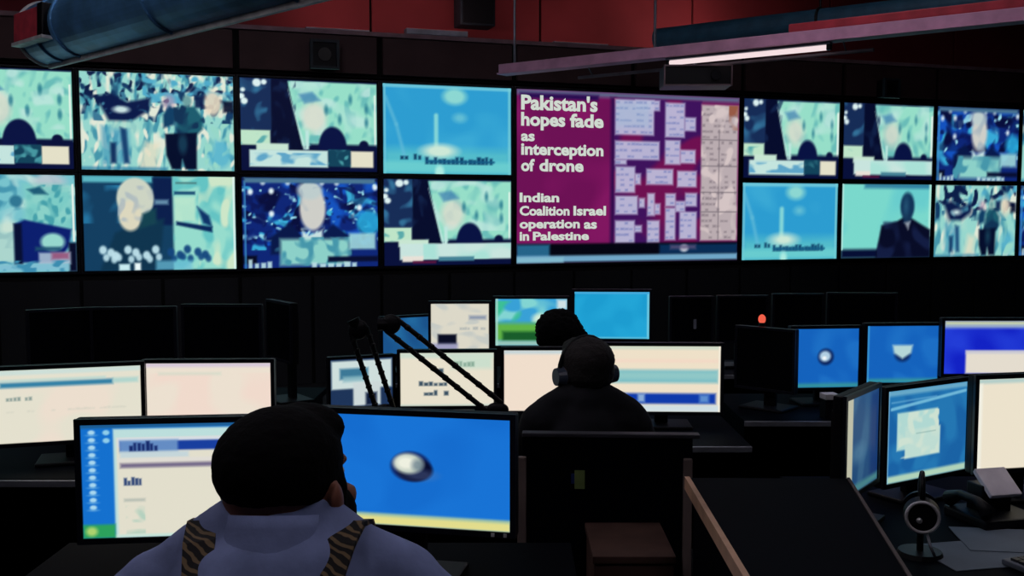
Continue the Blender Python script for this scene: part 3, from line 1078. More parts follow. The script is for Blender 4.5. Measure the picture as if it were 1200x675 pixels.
# projector hung under the beam
q0 = b0 + BD * (s_at(806, b0)) + Vector((-BD.y, BD.x, 0)) * .09
q0.z = P(802, 103, q0.y).z
pj = empty('projector', q0, BANG + R(35), 'small dark projector box hung below the mauve beam', 'projector')
MB().box(-.27, .27, -.16, .16, 0, .16, .01).build('body', M_BLACK, pj)
MB().ring_frame(.54, .165, .012, -.172, -.158).build('front_frame', mat('mauve_grey_trim', (110, 92, 100), .6), pj, (0, 0, .08))
MB().cone((.14, -.18, .08), (.14, -.15, .08), .04, .045, 20).build('lens', M_OFF, pj)
MB().cone((0, 0, .16), (0, 0, b0.z - q0.z + .04), .015, .015, 8).box(-.02, .02, -.1, .02, b0.z - q0.z + .02, b0.z - q0.z + .04).build('bracket', M_METAL, pj)

# loudspeaker hung before the red wall
h0 = P(556, 14, 10.9)
ls = empty('loudspeaker', h0 - Vector((0, 0, .16)), WANG, 'dark loudspeaker hung before the red wall', 'loudspeaker')
MB().box(-.19, .19, -.13, .13, 0, .34, .012).build('cabinet', mat('dark_navy_cabinet', (26, 38, 50), .6), ls)
MB().box(-.165, .165, -.145, -.13, .02, .32, .004).build('grille', M_BLACK, ls)
MB().cone((0, 0, .34), (0, 0, CZ - h0.z + .16), .015, .015, 8).build('hanger_rod', M_BLACK, ls)

# small boxes on the fascia
for px, py, lab in ((378, 66, 'small dark camera box on the brown boards over the figure display'),
                    (1036, 105, 'small dark camera box on the boards over the suited man display')):
    uu, zz = on_wall(px, py, .03)
    cb = empty('camera_box', wall_pt(uu, zz, .021), WANG, lab, 'camera')
    s = .125 if px < 600 else .10
    MB().box(-s, s, -.14, 0, -s, s, .01).build('housing', M_BLACK, cb)
    MB().ring_frame(2 * s + .02, 2 * s + .02, .025, -.16, -.12).build('hood', mat('dark_slate_hood', (40, 52, 62), .6), cb)
    MB().cone((0, -.15, 0), (0, -.13, 0), s * .5, s * .55, 20).build('lens', M_OFF, cb)

# uplight fixtures on the ledge
M_STRIP = mat('pale_lamp_casing', (190, 190, 205), .5)


def uplight(px, w, lab, watts, off=-.25):
    uu, _ = on_wall(px, 37)
    p = wall_pt(uu, ZF + .012, off)
    t = empty('uplight', p, WANG, lab, 'lamp')
    MB().box(-w / 2, w / 2, -.06, .06, 0, .055, .006).build('casing', M_STRIP, t)
    MB().box(-w / 2 + .02, w / 2 - .02, -.045, .045, .055, .058).build('diffuser', glow('red_gel', (210, 70, 60), .6), t)
    ld = bpy.data.lights.new('uplight_lamp', 'AREA')
    ld.shape = 'RECTANGLE'
    ld.size, ld.size_y = w, .09
    ld.energy = watts
    ld.color = (1.0, .62, .58)
    lo = bpy.data.objects.new('uplight_lamp', ld)
    COL.objects.link(lo)
    lo.parent = t
    lo.location = (0, 0, .07)
    lo.rotation_euler = (R(180) + R(-25), 0, 0)


uplight(511, .62, 'pale strip uplight on the ledge below the hung loudspeaker', UPLIGHT_W * .5, .0)
uplight(840, .62, 'strip uplight on the ledge over the magenta page display', UPLIGHT_W)
uplight(400, .62, 'strip uplight on the ledge over the pale-haired man display', UPLIGHT_W * .34)
uplight(690, .62, 'added strip uplight on the ledge, brightening the red wall over the headline words', UPLIGHT_W * .25)  # extra uplight, added to lift the red wall between the others

# unseen dim ceiling panels; the outer ones are added to light duct and beam
for i, (x, y) in enumerate(((-1.6, 0.6), (1.4, 0.6), (-1.8, 3.6), (1.8, 3.6), (-4.6, 4.6), (-1.8, 6.6), (1.8, 6.6), (5.0, 5.4), (-5.2, 2.4))):
    cl = empty('unseen_ceiling_light', (x, y, CZ), 0, 'unseen dim square ceiling light panel added for overhead light', 'lamp', 'unseen ceiling lights added for overhead light')
    MB().box(-.32, .32, -.32, .32, -.05, 0, .005).build('frame', M_BLACK, cl)
    MB().box(-.3, .3, -.3, .3, -.056, -.05).build('diffuser', glow('ceiling_diffuser', (235, 225, 235), CEIL_LAMP), cl)


# ------------------------------------------------------------------ monitors
def monitor(name, label, cx, cy, d, th, w, h, fn, deskz, group=None, tilt=0.0, kw=None, res=1.0, led=False, tray=.0):
    """screen centre seen at photo pixel (cx, cy), distance d; th > 0 turns the screen to the right"""
    c = P(cx, cy, d)
    rz = R(th)
    back = Vector((-math.sin(rz), math.cos(rz), 0))
    foot = c + back * .06
    t = empty(name, (foot.x, foot.y, deskz), rz, label, 'monitor', group)
    hz = c.z - deskz
    piv = Matrix.Rotation(R(tilt), 4, 'X')
    place = ((0, -.06, hz), (R(tilt), 0, 0))
    mb = MB().box(-w / 2, w / 2, .004, .034, -h / 2, h / 2, .006)
    mb.box(-w * .36, w * .36, .03, .056, -h * .34, h * .34, .012)
    mb.build('housing', M_BLACK, t, *place)
    b = .014 if w > .3 else .012
    MB().ring_frame(w, h, b, -.006, .005).build('bezel', M_BEZEL, t, *place)
    sw, sh = w - 2 * b, h - 2 * b
    if fn is None:
        MB().box(-sw / 2, sw / 2, -.001, .004, -sh / 2, sh / 2).build('screen', M_OFF, t, *place)
    else:
        wp = w * FPX / d
        cv = painted(fn, wp, wp * sh / sw, res, **(kw or {}))
        sc = link('screen', cv.mesh(sw, sh, 'screen'), M_MON, t, (0, -.062, hz), (R(tilt), 0, 0))
    if led:
        for x in (w / 2 - .055, w / 2 - .025):
            MB().box(x - .004, x + .004, -.009, -.006, -h / 2 + .003, -h / 2 + .011).build('button', M_WHITE, t, *place)
    MB().box(-.028, .028, -.012, .016, .012, hz, .006).build('neck', M_BLACK, t)
    MB().box(-min(.12, w * .36), min(.12, w * .36), -.1, .07, 0, .014, .006).build('base', M_BLACK, t)
    return t


# --- front desk
monitor('monitor', 'monitor with an open window and icon column beside the man in blue-grey shirt', 222, 561.5, 2.42, 6, .525, .302,
        ui_desktop_window, .76, res=.9)
monitor('monitor', 'wide blue desktop monitor with a pale round emblem and yellow bottom bar', 478, 552, 2.42, -11.5, .530, .296,
        ui_blue_emblem, .76, res=.9, led=True)
# --- second row, left end
monitor('monitor', 'monitor with a cream document and blue title band behind the front desk', 83, 473.5, 3.6, 17, .50, .287, ui_document, .76)
monitor('monitor', 'monitor with a blank cream page beside the document monitor', 245, 464, 3.76, 2, .485, .275, ui_blank_page, .76)
# --- second row, middle
monitor('monitor', 'small monitor with grey window pieces behind the thin sprung arm', 424, 448, 4.42, 22, .30, .235, ui_panel_small, .76)
monitor('monitor', 'monitor with a cream table of figures behind the long slanting arms', 524, 444.5, 4.42, 2, .435, .262, ui_table, .76)
monitor('monitor', 'monitor with a plain pale page beside the person with headset', 647, 446, 4.34, 0, .44, .29, ui_plain_page, .76)
monitor('monitor', 'monitor with a striped page and blue bar beside the person with headset', 777, 444, 4.2, -2, .50, .302, ui_striped_page, .76)
# --- third row, middle
monitor('monitor', 'dim blue monitor behind the top of the long slanting arms', 476, 393, 5.55, 30, .30, .22, ui_blue_plain, .78)
monitor('monitor', 'small monitor with a grey mail page beside the green landscape monitor', 539, 383, 5.5, 2, .342, .28, ui_mail, .78)
monitor('monitor', 'monitor with a green meadow under blue sky behind the bushy-haired person', 622.5, 377.5, 5.5, 0, .415, .282, ui_meadow, .78)
monitor('monitor', 'plain sky-blue monitor beside the bushy-haired person', 717, 369.5, 5.5, -3, .43, .282, ui_sky_blue, .78)
# --- right cluster
monitor('monitor', 'royal blue monitor with a small round white emblem', 967.5, 419.5, 4.72, 6, .345, .303, ui_blue_dot, .76, kw={'shape': 'dot'})
monitor('monitor', 'royal blue monitor with a white shield-like emblem', 1057.5, 415, 4.75, 4, .37, .295, ui_blue_dot, .76, kw={'shape': 'shield'})
monitor('monitor', 'violet-blue monitor with a cream dialogue box', 1170, 407, 4.7, 0, .53, .275, ui_violet_window, .76)
# --- near right desk
monitor('monitor', 'angled monitor with a blue map and pale patch on the near side desk', 1086.5, 505.5, 3.21, 31, .415, .318, ui_map, .74)
monitor('monitor', 'monitor with a plain cream page on the near side desk', 1206, 495, 3.2, 12, .40, .315, ui_cream, .74)
monitor('monitor', 'narrow looking sharply turned dim blue monitor with a pale edge', 1010, 517, 2.93, 53, .31, .305, ui_dim_blue, .74)
# --- unlit screens
GL = 'unlit monitors behind the document monitors'
for cx, cy, d, th, w, lab in (
        (74, 396, 4.9, 32, .32, 'turned unlit black monitor behind the cream document monitor'),
        (157, 394, 4.9, 8, .40, 'unlit black monitor behind the gap between document and blank page monitors'),
        (260, 391, 4.9, -2, .39, 'unlit black monitor behind the blank cream page monitor'),
        (327, 388, 4.8, -55, .30, 'unlit black monitor turned almost edge-on behind the blank page monitor')):
    monitor('monitor', lab, cx, cy, d, th, w, .285, None, .76, GL)
GR = 'unlit monitors below the magenta page'
offs = []
for cx, cy, d, th, w, lab in (
        (810, 375, 5.75, 4, .25, 'small unlit monitor with a faded sticker beside the sky-blue monitor'),
        (870, 374, 5.75, 2, .29, 'unlit black monitor behind the red indicator lamp'),
        (935, 372, 5.75, 0, .29, 'unlit black monitor behind the round emblem monitor'),
        (1010, 371, 5.75, -4, .39, 'wider unlit black monitor behind the shield emblem monitor')):
    offs.append(monitor('monitor', lab, cx, cy, d, th, w, .27, None, .78, GR))
MB().box(-.008, .008, -.07, -.064, .02, .075).build('sticker', mat('faded_label', (120, 125, 140), .8), offs[0], (.02, 0, .2))
monitor('monitor', 'dark navy unlit monitor beside the royal blue monitors', 896, 421, 4.6, -42, .30, .29, None, .76)
# indicator lamps standing on the dark monitor
ip = P(893, 374, 4.66)
il = empty('indicator_lamp', (ip.x, ip.y, ip.z - .03), 0, 'small glowing red indicator lamp on the dark navy monitor', 'lamp')
MB().cone((0, 0, -.02), (0, 0, .014), .018, .014, 16).build('socket', M_BLACK, il)
MB().ball((0, 0, .03), (.017, .017, .022)).build('bulb', glow('red_bulb', (240, 96, 74), 1.0), il, smooth=True)


# ------------------------------------------------------------------ desks
def desk(label, x0, x1, y0, y1, z, rz=0.0, front='sitter', group=None):
    cx, cy = (x0 + x1) / 2, (y0 + y1) / 2
    t = empty('desk', (cx, cy, 0), R(rz), label, 'desk', group)
    w, dp = (x1 - x0) / 2, (y1 - y0) / 2
    MB().box(-w, w, -dp, dp, z - .03, z, .004).build('desktop', M_DESK, t)
    MB().box(-w, w, -dp - .014, -dp - .001, z - .024, z - .002, .002).build('edge_strip', M_EDGE, t)
    for sx in (-1, 1):
        xx = sx * (w - .03)
        MB().box(xx - .015, xx + .015, -dp + .06, dp - .03, 0, z - .03, .003).build('side_panel', M_DESK, t)
    MB().box(-w + .045, w - .045, dp - .06, dp - .04, .15, z - .03, .003).build('back_panel', M_DESK, t)
    return t


desk('black front desk carrying the window monitor and the blue emblem monitor', -1.2, .16, 1.74, 2.72, .76)
desk('black desk under the two cream page monitors', -2.35, -.93, 3.38, 4.05, .76)
desk('black desk in front of the person with headset', -.86, .92, 3.88, 4.55, .76)
desk('black desk in front of the bushy-haired person', -.72, .72, 5.22, 5.8, .78)
desk('black desk under the royal blue monitors', 1.0, 2.75, 4.36, 5.02, .76)
desk('black desk under the row of unlit monitors behind the cream pages', -2.5, -.95, 4.62, 5.2, .76)
desk('black desk under the unlit monitors below the magenta page', .76, 2.2, 5.5, 6.05, .78)
desk('black side desk carrying the blue map monitor', .93, 2.4, 2.22, 3.5, .74)

# ------------------------------------------------------------------ partition, tall cabinet, brown cabinet
pt = empty('partition', (.30, 2.98, 0), R(-3), 'low black partition panel with a pale post behind the headset person', 'partition')
hp = P(700, 507, 2.98).z
MB().box(-.27, .23, -.015, .015, .12, hp - .012, .004).build('panel', M_DESK, pt)
MB().box(-.27, .25, -.02, .02, hp - .012, hp, .003).build('top_rail', mat('dim_grey_rail', (60, 60, 68), .5, .3), pt)
for x in (-.27, .215):
    MB().box(x - .013, x + .013, -.032, -.006, 0, hp - .07, .004).build('post', mat('pale_brown_post', (120, 106, 102), .6), pt)
    MB().box(x - .02, x + .02, -.09, .09, 0, .025, .004).build('foot', M_BLACK, pt)
MB().box(-.115, -.085, -.019, -.015, hp - .165, hp - .11).build('note', mat('green_yellow_note', (120, 140, 80), .8), pt,
                                                                  (0, 0, 0))
MB().box(-.125, -.095, -.018, -.0155, hp - .15, hp - .12).build('clip', mat('blue_clip', (22, 44, 110), .5), pt)

zc = .95
tc = empty('cabinet', (.665, 2.33, 0), R(-1), 'tall black cabinet with beige wooden edging on its top', 'cabinet')


def slab(pts, z0, z1):
    mb = MB()
    lo = [mb.bm.verts.new((x, y, z0)) for x, y in pts]
    hi = [mb.bm.verts.new((x, y, z1)) for x, y in pts]
    n = len(pts)
    mb.bm.faces.new(lo[::-1])
    mb.bm.faces.new(hi)
    for i in range(n):
        mb.bm.faces.new((lo[i], lo[(i + 1) % n], hi[(i + 1) % n], hi[i]))
    return mb


XR0, XR1, YF = .215, .095, -.47          # right edge at the back and at the front, front edge
slab([(-.19, YF + .02), (XR1 - .01, YF + .02), (XR0 - .01, .33), (-.19, .33)], .06, zc - .03).build('body', M_DESK, tc)
slab([(-.2, YF), (XR1, YF), (XR0, .34), (-.2, .34)], zc - .03, zc).build('top', M_DESK, tc)
slab([(-.213, YF), (-.2, YF), (-.2, .34), (-.213, .34)], zc - .03, zc + .004).build('edging', M_WOOD, tc)  # lighter wood colour holds the light that falls on this edge
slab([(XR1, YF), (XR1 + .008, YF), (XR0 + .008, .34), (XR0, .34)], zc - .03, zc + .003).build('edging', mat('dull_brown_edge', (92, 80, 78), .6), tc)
MB().box(-.17, .06, YF + .05, .3, 0, .06).build('plinth', M_BLACK, tc)
for i in range(3):
    z0 = .08 + i * .275
    dr = MB().box(-.18, .075, YF + .002, YF + .02, z0, z0 + .26, .004).build('drawer', M_DESK, tc)
    MB().box(-.1, .0, YF - .012, YF + .002, z0 + .2, z0 + .212, .003).build('handle', M_METAL, dr)

bp = P(750, 640, 2.72)
bc = empty('pedestal', (bp.x - .01, 2.78, 0), 0, 'low brown drawer pedestal standing before the black partition', 'pedestal')
MB().box(-.12, .09, -.14, .15, .04, bp.z - .02, .004).build('body', M_BROWN, bc)
MB().box(-.125, .095, -.145, .155, bp.z - .02, bp.z, .003).build('top', M_BROWN, bc)
for i in range(2):
    z0 = .06 + i * .31
    dr = MB().box(-.115, .085, -.156, -.14, z0, z0 + .29, .003).build('drawer', M_BROWN, bc)
    MB().box(-.04, .02, -.17, -.156, z0 + .24, z0 + .255, .002).build('handle', M_EDGE, dr)
MB().box(-.1, .07, -.12, .12, 0, .04).build('plinth', M_BLACK, bc)


# ------------------------------------------------------------------ slanting sprung arms on the middle desk
def sprung_arm(label, foot_px, top_px, d, gap, head):
    a, b = P(*foot_px, d), P(*top_px, d)
    zt = .76
    t = empty('sprung_arm', (a.x, a.y, zt), 0, label, 'lamp arm')
    A, Bv = Vector((0, 0, a.z - zt)), b - Vector((a.x, a.y, zt))
    dr = (Bv - A).normalized()
    nn = Vector((-dr.z, 0, dr.x)) * gap / 2
    MB().cone((0, 0, 0), (0, 0, .018), .075, .07, 24).build('base', M_BLACK, t)
    MB().cone((0, 0, .018), A, .014, .012, 12).build('stem', M_BLACK, t)
    MB().ball(A, (.045, .02, .03)).build('lower_joint', M_BLACK, t)
    for s in (-1, 1):
        mb = MB()
        p, q = A + nn * s, Bv + nn * s
        mb.cone(p, q, .0105, .0105, 10)
        mb.build('bar', M_BLACK, t)
        for i in range(1, 9):
            c = p.lerp(q, i / 9)
            MB().ball(c, (.0145, .0145, .0145), sub=1).build('spring_bead', M_BLACK, t)
    MB().ball(Bv, (.04, .02, .04)).build('upper_joint', M_BLACK, t)
    if head:
        hd = Bv + Vector(head)
        MB().cone(Bv, hd, .018, .026, 20).build('head', M_BLACK, t)
    return t


sprung_arm('long black sprung arm with two slanting bars across the table monitor', (583, 480), (458, 380), 4.0, .062, (-.05, 0, .0))
sprung_arm('shorter steep black sprung arm before the small grey window monitor', (452, 482), (420, 386), 4.05, .066, (-.02, 0, .04))


# ------------------------------------------------------------------ keyboards, mouse, phone, papers, headset
def keyboard(label, loc, rz, m=M_BLACK):
    t = empty('keyboard', loc, rz, label, 'keyboard')
    MB().box(-.22, .22, -.075, .075, .003, .018, .005).build('case', m, t)
    mb = MB()
    for r in range(5):
        for c in range(20):
            x = -.208 + c * .0208
            y = -.062 + r * .0245
            mb.box(x, x + .0175, y, y + .02, .018, .025)
    k = mb.build('keys', mat('dark_keycaps', (40, 42, 50), .5), t)
    k['kind'] = 'stuff'
    return t


keyboard('black keyboard on the front desk before the man', (-.33, 1.93, .76), 0)
keyboard('dark keyboard on the side desk below the cream page monitor', (1.50, 2.60, .74), R(20), mat('grey_keyboard_case', (90, 98, 110), .5))
ms = empty('mouse', (.02, 1.92, .76), R(10), 'black computer mouse on the front desk', 'mouse')
MB().ball((0, 0, .012), (.03, .052, .022)).build('shell', M_BLACK, ms, smooth=True)
MB().cone((0, .025, .034), (0, .025, .028), .006, .006, 10).build('wheel', M_METAL, ms)

ph = empty('desk_phone', P(1163, 574, 2.92) * Vector((1, 1, 0)) if False else (P(1166, 570, 2.98).x, 2.98, .74), R(14),
           'black desk phone with a pale tilted face below the cream page monitor', 'phone')
MB().box(-.1, .1, -.09, .1, 0, .03, .008).build('base', M_BLACK, ph)
tm = Matrix.Translation((0, 0, .115)) @ Matrix.Rotation(R(38), 4, 'X')
MB().box(-.045, .06, -.05, .05, -.008, .008, .004, tm).build('face_plate', mat('pale_lilac_plate', (235, 225, 238), .7), ph)
MB().box(-.05, .05, -.01, .06, .02, .11, .004).build('wedge', M_BLACK, ph)
MB().tube([(-.085, -.08, .05), (-.085, -.03, .075), (-.085, .04, .075), (-.085, .09, .05)], [.024, .014, .014, .024], 12).build('handset', M_BLACK, ph, smooth=True)

# headset on a stand, shiny ring round the ear cup
hx = P(1080, 602, 2.66)
hs = empty('headset', (hx.x, hx.y, .74), R(-18), 'black headset with a shiny ringed ear cup on a small desk stand', 'headset')
hz = hx.z - .74
MB().cone((0, .02, 0), (0, .02, .012), .06, .055, 24).cone((0, .02, .012), (0, .02, hz + .09), .009, .009, 10).build('stand', M_BLACK, hs)
MB().cone((0, -.035, hz), (0, .0, hz), .042, .047, 28).build('ear_cup', M_BLACK, hs)
rx = Matrix.Rotation(R(90), 3, 'X')
MB().torus((0, -.036, hz), .04, .0045, rx, 30).build('chrome_ring', mat('chrome', (215, 215, 222), .35, .3, vary=.05), hs, smooth=True)
MB().ball((-.008, -.04, hz - .008), (.008, .006, .008), sub=2).build('stud', mat('polished_stud', (230, 230, 235), .1, .6, vary=.02), hs, smooth=True)
MB().cone((0, .045, hz), (0, .075, hz), .047, .042, 28).build('ear_cup', M_BLACK, hs)
MB().tube([(0, -.015 + .0, hz + .04), (0, -.012, hz + .085), (0, .02, hz + .105), (0, .052, hz + .085), (0, .06, hz + .04)], .007, 8).build('headband', M_BLACK, hs, smooth=True)
MB().tube([(.01, -.03, hz - .035), (.02, -.06, hz - .07), (.03, -.07, hz - .09)], .004, 8).build('microphone', M_METAL, hs, smooth=True)

# papers
for i, (px, py, rz, sx) in enumerate(((1150, 655, 12, 1), (1190, 640, -8, 1))):
    dd = (CAM_H - .745) / ((py - 250) / FPX)
    pp = P(px, py, dd)
    o = MB().box(-.15, .15, -.105, .105, 0, .002).build('paper_sheet', mat('grey_paper', (104, 116, 130), .85, vary=.1), None,
                                                       (pp.x, pp.y, .7405 + i * .0025), (0, 0, R(rz)))
    tag(o, ('grey paper sheet lying at the front of the side desk', 'grey paper sheet under the keyboard edge on the side desk')[i], 'paper')

# small dark box with a white lid on the desk of the royal blue monitors
wx = P(972, 464, 4.42)
wbx = empty('card_box', (wx.x, wx.y, .76), R(8), 'small dark box with a white lid below the round emblem monitor', 'box')
MB().box(-.03, .03, -.03, .03, 0, wx.z - .76 - .012, .003).build('body', M_BLACK, wbx)
MB().box(-.032, .032, -.032, .032, wx.z - .772, wx.z - .748, .003).build('lid', M_WHITE, wbx)


# ------------------------------------------------------------------ chairs
def chair(label, loc, seat_z, back_z, rz=0.0):
    t = empty('office_chair', loc, rz, label, 'chair', 'office chairs at the desks')
    MB().box(-.24, .24, -.22, .25, seat_z - .075, seat_z, .03).build('seat', M_CHAIR, t)
    tm = Matrix.Translation((0, -.245, 0)) @ Matrix.Rotation(R(8), 4, 'X')
    MB().box(-.21, .21, -.03, .03, seat_z + .1, back_z, .025, tm).build('backrest', M_CHAIR, t)
    MB().box(-.03, .03, -.31, -.27, seat_z - .06, seat_z + .35, .008).box(-.03, .03, -.3, .0, seat_z - .1, seat_z - .07, .006).build('back_bracket', M_BLACK, t)
    MB().cone((0, 0, .1), (0, 0, seat_z - .07), .03, .025, 14).build('gas_lift', M_METAL, t)
    for i in range(5):
        a = 2 * math.pi * i / 5 + .3
        e = Vector((math.cos(a) * .28, math.sin(a) * .28, .075))
        lg = MB().cone((0, 0, .11), e, .025, .018, 10).build('leg', M_BLACK, t)
        MB().cone(e + Vector((-.012, 0, -.045)), e + Vector((.012, 0, -.045)), .03, .03, 14).build('castor', M_BLACK, lg)
    return t


# ------------------------------------------------------------------ people
def hand(mb, wrist, fwd, side, s=1.0):
    """palm and five bent fingers resting palm down, thumb towards side"""
    w, f = Vector(wrist), Vector(fwd).normalized()
    lat = Vector((side, 0, 0))
    lat = (lat - f * lat.dot(f)).normalized()
    up = Vector((0, 0, 1))
    palm = w + f * .05 * s
    for k in (-.028, -.009, .010, .028):
        mb.cap(w + lat * k * .6 * s, w + f * .088 * s + lat * k * s, .015 * s, .0125 * s, 1)
    for k, ln in ((.030, .066), (.010, .075), (-.010, .07), (-.030, .055)):
        a = w + f * .088 * s + lat * k * s
        b = a + f * ln * .5 * s + up * .006 * s
        c = b + f * ln * .4 * s - up * .018 * s
        mb.cap(a, b, .0092 * s, .0085 * s, 1).cap(b, c, .0085 * s, .0072 * s, 1)
    a = w + f * .03 * s + lat * .028 * s
    b = a + (f * .6 + lat * .8).normalized() * .04 * s - up * .004
    c = b + (f * .95 + lat * .2).normalized() * .03 * s - up * .008
    mb.cap(a, b, .0125 * s, .0105 * s, 1).cap(b, c, .0105 * s, .0085 * s, 1)


def person(label, loc, spec, rz=0.0):
    """seated figure facing +Y; measures in spec"""
    t = empty('person', loc, rz, label, 'person')
    top = spec['top']             # height of the crown
    hs_ = spec.get('head', 1.0)
    vox = spec.get('voxel', .01)
    lean = spec.get('lean', .04)
    sh_z = spec['shoulder']
    seat = spec['seat']
    hip = Vector((0, 0, seat + .09))
    neck = Vector((0, lean, sh_z + .02))
    hc = Vector((0, lean + .035, top - .105 * hs_))
    HR = (Matrix.Rotation(R(spec.get('yaw', 0)), 3, 'Z') @ Matrix.Rotation(R(spec.get('nod', 0)), 3, 'X'))

    def H(x, y, z):
        return hc + HR @ (Vector((x, y, z)) * hs_)

    def hb(mb, c, r, sub=3):
        mb.ball(H(*c), tuple(k * hs_ for k in r), HR, sub)

    b = MB()
    # head and face
    hb(b, (0, -.008, .005), (.076, .097, .096))
    hb(b, (0, .04, -.045), (.062, .06, .075))
    hb(b, (0, .055, -.088), (.042, .042, .034))
    hb(b, (0, .085, .018), (.05, .02, .016))
    b.cap(H(0, .095, .008), H(0, .118, -.03), .010 * hs_, .015 * hs_)
    hb(b, (.012, .11, -.034), (.009, .01, .008), 2)
    hb(b, (-.012, .11, -.034), (.009, .01, .008), 2)
    hb(b, (0, .1, -.062), (.024, .01, .007), 2)
    hb(b, (0, .098, -.074), (.02, .01, .008), 2)
    for s in (-1, 1):
        hb(b, (s * .05, .07, -.03), (.02, .025, .02), 2)
        hb(b, (s * .082, -.008, -.02), (.012, .020, .034), 2)
        hb(b, (s * .092, -.020, -.008), (.007, .015, .026), 2)
    # neck, trunk
    b.cap(H(0, -.02, -.05), neck - Vector((0, .01, .03)), .058 * hs_, .062)
    wd = spec.get('width', 1.0)
    chest = Vector((0, lean * .6, sh_z - .16))
    b.ball(chest, (.155 * wd, .105, .19)).ball((0, lean * .3, hip.z + .16), (.145 * wd, .105, .2)).ball(hip + Vector((0, 0, .01)), (.165 * wd, .12, .11))
    b.cap((-.15 * wd, lean * .8, sh_z - .04), (.15 * wd, lean * .8, sh_z - .04), .055, .055)
    arms = []
    for s in (-1, 1):
        sh = Vector((s * .185 * wd, lean * .8, sh_z - .055))
        el = Vector(spec['elbow']) * Vector((s, 1, 1))
        wr = Vector(spec['wrist']) * Vector((s, 1, 1))
        arms.append((s, sh, el, wr))
        b.cap(sh, el, .05, .04).cap(el, wr, .038, .026)
        hand(b, wr, wr - el + Vector((0, 0, .0)), -s)
        kn = Vector((s * .13, .43, seat + .06))
        an = Vector((s * .13, .40, .1))
        b.cap(hip + Vector((s * .085, 0, 0)), kn, .08, .058).cap(kn, an, .056, .036)
        b.cap(an + Vector((0, 0, -.05)), an + Vector((0, .15, -.062)), .036, .03)
    b.fused('body', M_SKIN, t, vox, 5)
    # eyes
    for s in (-1, 1):
        e = MB().ball(H(s * .031, .083, .0), .0115 * hs_, sub=2).build('eye', M_EYE, t, smooth=True)
    # hair
    hr = spec['hair']
    m = MB()
    hb(m, (0, -.018, .034), (.085 * hr, .1 * hr, .078 * hr))
    hz_ = spec.get('nape', -.075)
    hb(m, (0, -.036, (hz_ + .07) / 2), (.081 * hr, .074 * hr, (.07 - hz_) / 2))
    hb(m, (0, .045, .07), (.062 * hr, .05, .036))
    for s in (-1, 1):
        hb(m, (s * .064, -.025, .03), (.02 * hr, .05, .05))
        if spec.get('side', True):
            hb(m, (s * .074, .022, -.012), (.01, .014, .034), 2)
    for c_, r_ in spec.get('extra_hair', ()):
        hb(m, c_, r_)
    m.fused('hair', spec['hairmat'], t, vox * .8, 4, spec.get('hairnoise', .004), 55)
    if spec.get('beard'):
        m = MB()
        for s in (-1, 1):
            hb(m, (s * .056, .045, -.055), (.022, .038, .045))
            hb(m, (s * .066, .02, -.03), (.014, .016, .04), 2)
        hb(m, (0, .06, -.1), (.042, .045, .03))
        hb(m, (0, .095, -.085), (.03, .014, .02), 2)
        m.fused('beard', spec['hairmat'], t, vox, 4, .001, 55)
    # shirt: trunk, sleeves, collar
    c = MB()
    c.ball(chest, (.172 * wd, .122, .2)).ball((0, lean * .3, hip.z + .16), (.165 * wd, .125, .21)).ball(hip + Vector((0, 0, .04)), (.18 * wd, .135, .1))
    c.cap((-.155 * wd, lean * .8, sh_z - .045), (.155 * wd, lean * .8, sh_z - .045), .066, .066)
    tz = spec.get('trap', .05)
    for s in (-1, 1):
        c.cap((s * .045, lean - .01, sh_z + tz), (s * .17 * wd, lean * .8, sh_z - .03), .058, .055)
    c.cap((0, lean - .02, sh_z + tz - .01), (0, lean - .05, sh_z - .1), .07, .07)
    if spec.get('yoke'):
        c.ball(*spec['yoke'])
    for s, sh, el, wr in arms:
        c.cap(sh, el, .066, .054).cap(el, el.lerp(wr, .86), .052, .040)
    sleeves = c.fused('shirt', spec['cloth'], t, vox, spec.get('drape', 8), spec.get('wrinkle', .006), 13)
    # collar ring round the neck
    if spec.get('collar'):
        c0, tilt = Vector(spec['collar'][0]), spec['collar'][1]
        mb = MB()
        n = 36
        rot = Matrix.Rotation(R(tilt), 3, 'X')
        rows = []
        for (rr, zz) in ((.1, -.06), (.09, -.03), (.08, .0), (.075, .018), (.069, .016), (.07, -.05)):
            rows.append([mb.bm.verts.new(c0 + rot @ Vector((math.cos(2 * math.pi * i / n) * rr * 1.0,
                                                              math.sin(2 * math.pi * i / n) * rr * 1.02, zz))) for i in range(n)])
        for a_, b_ in zip(rows, rows[1:] + rows[:1]):
            for i in range(n):
                mb.bm.faces.new((a_[i], a_[(i + 1) % n], b_[(i + 1) % n], b_[i]))
        mb.build('collar', spec['cloth'], t, smooth=True)
    # trousers and shoes
    c = MB()
    c.ball(hip + Vector((0, 0, -.005)), (.185 * wd, .14, .11))
    for s in (-1, 1):
        kn = Vector((s * .13, .43, seat + .06))
        an = Vector((s * .13, .40, .1))
        c.cap(hip + Vector((s * .085, 0, 0)), kn, .092, .072).cap(kn, an + Vector((0, 0, .01)), .07, .055)
    c.fused('trousers', M_TROUS, t, max(vox, .011), 4, .004, 12)
    for s in (-1, 1):
        an = Vector((s * .13, .40, .1))
        MB().cap(an + Vector((0, -.01, -.055)), an + Vector((0, .15, -.06)), .045, .038).fused('shoe', M_SHOE, t, .01, 4)
    return t, H, hs_


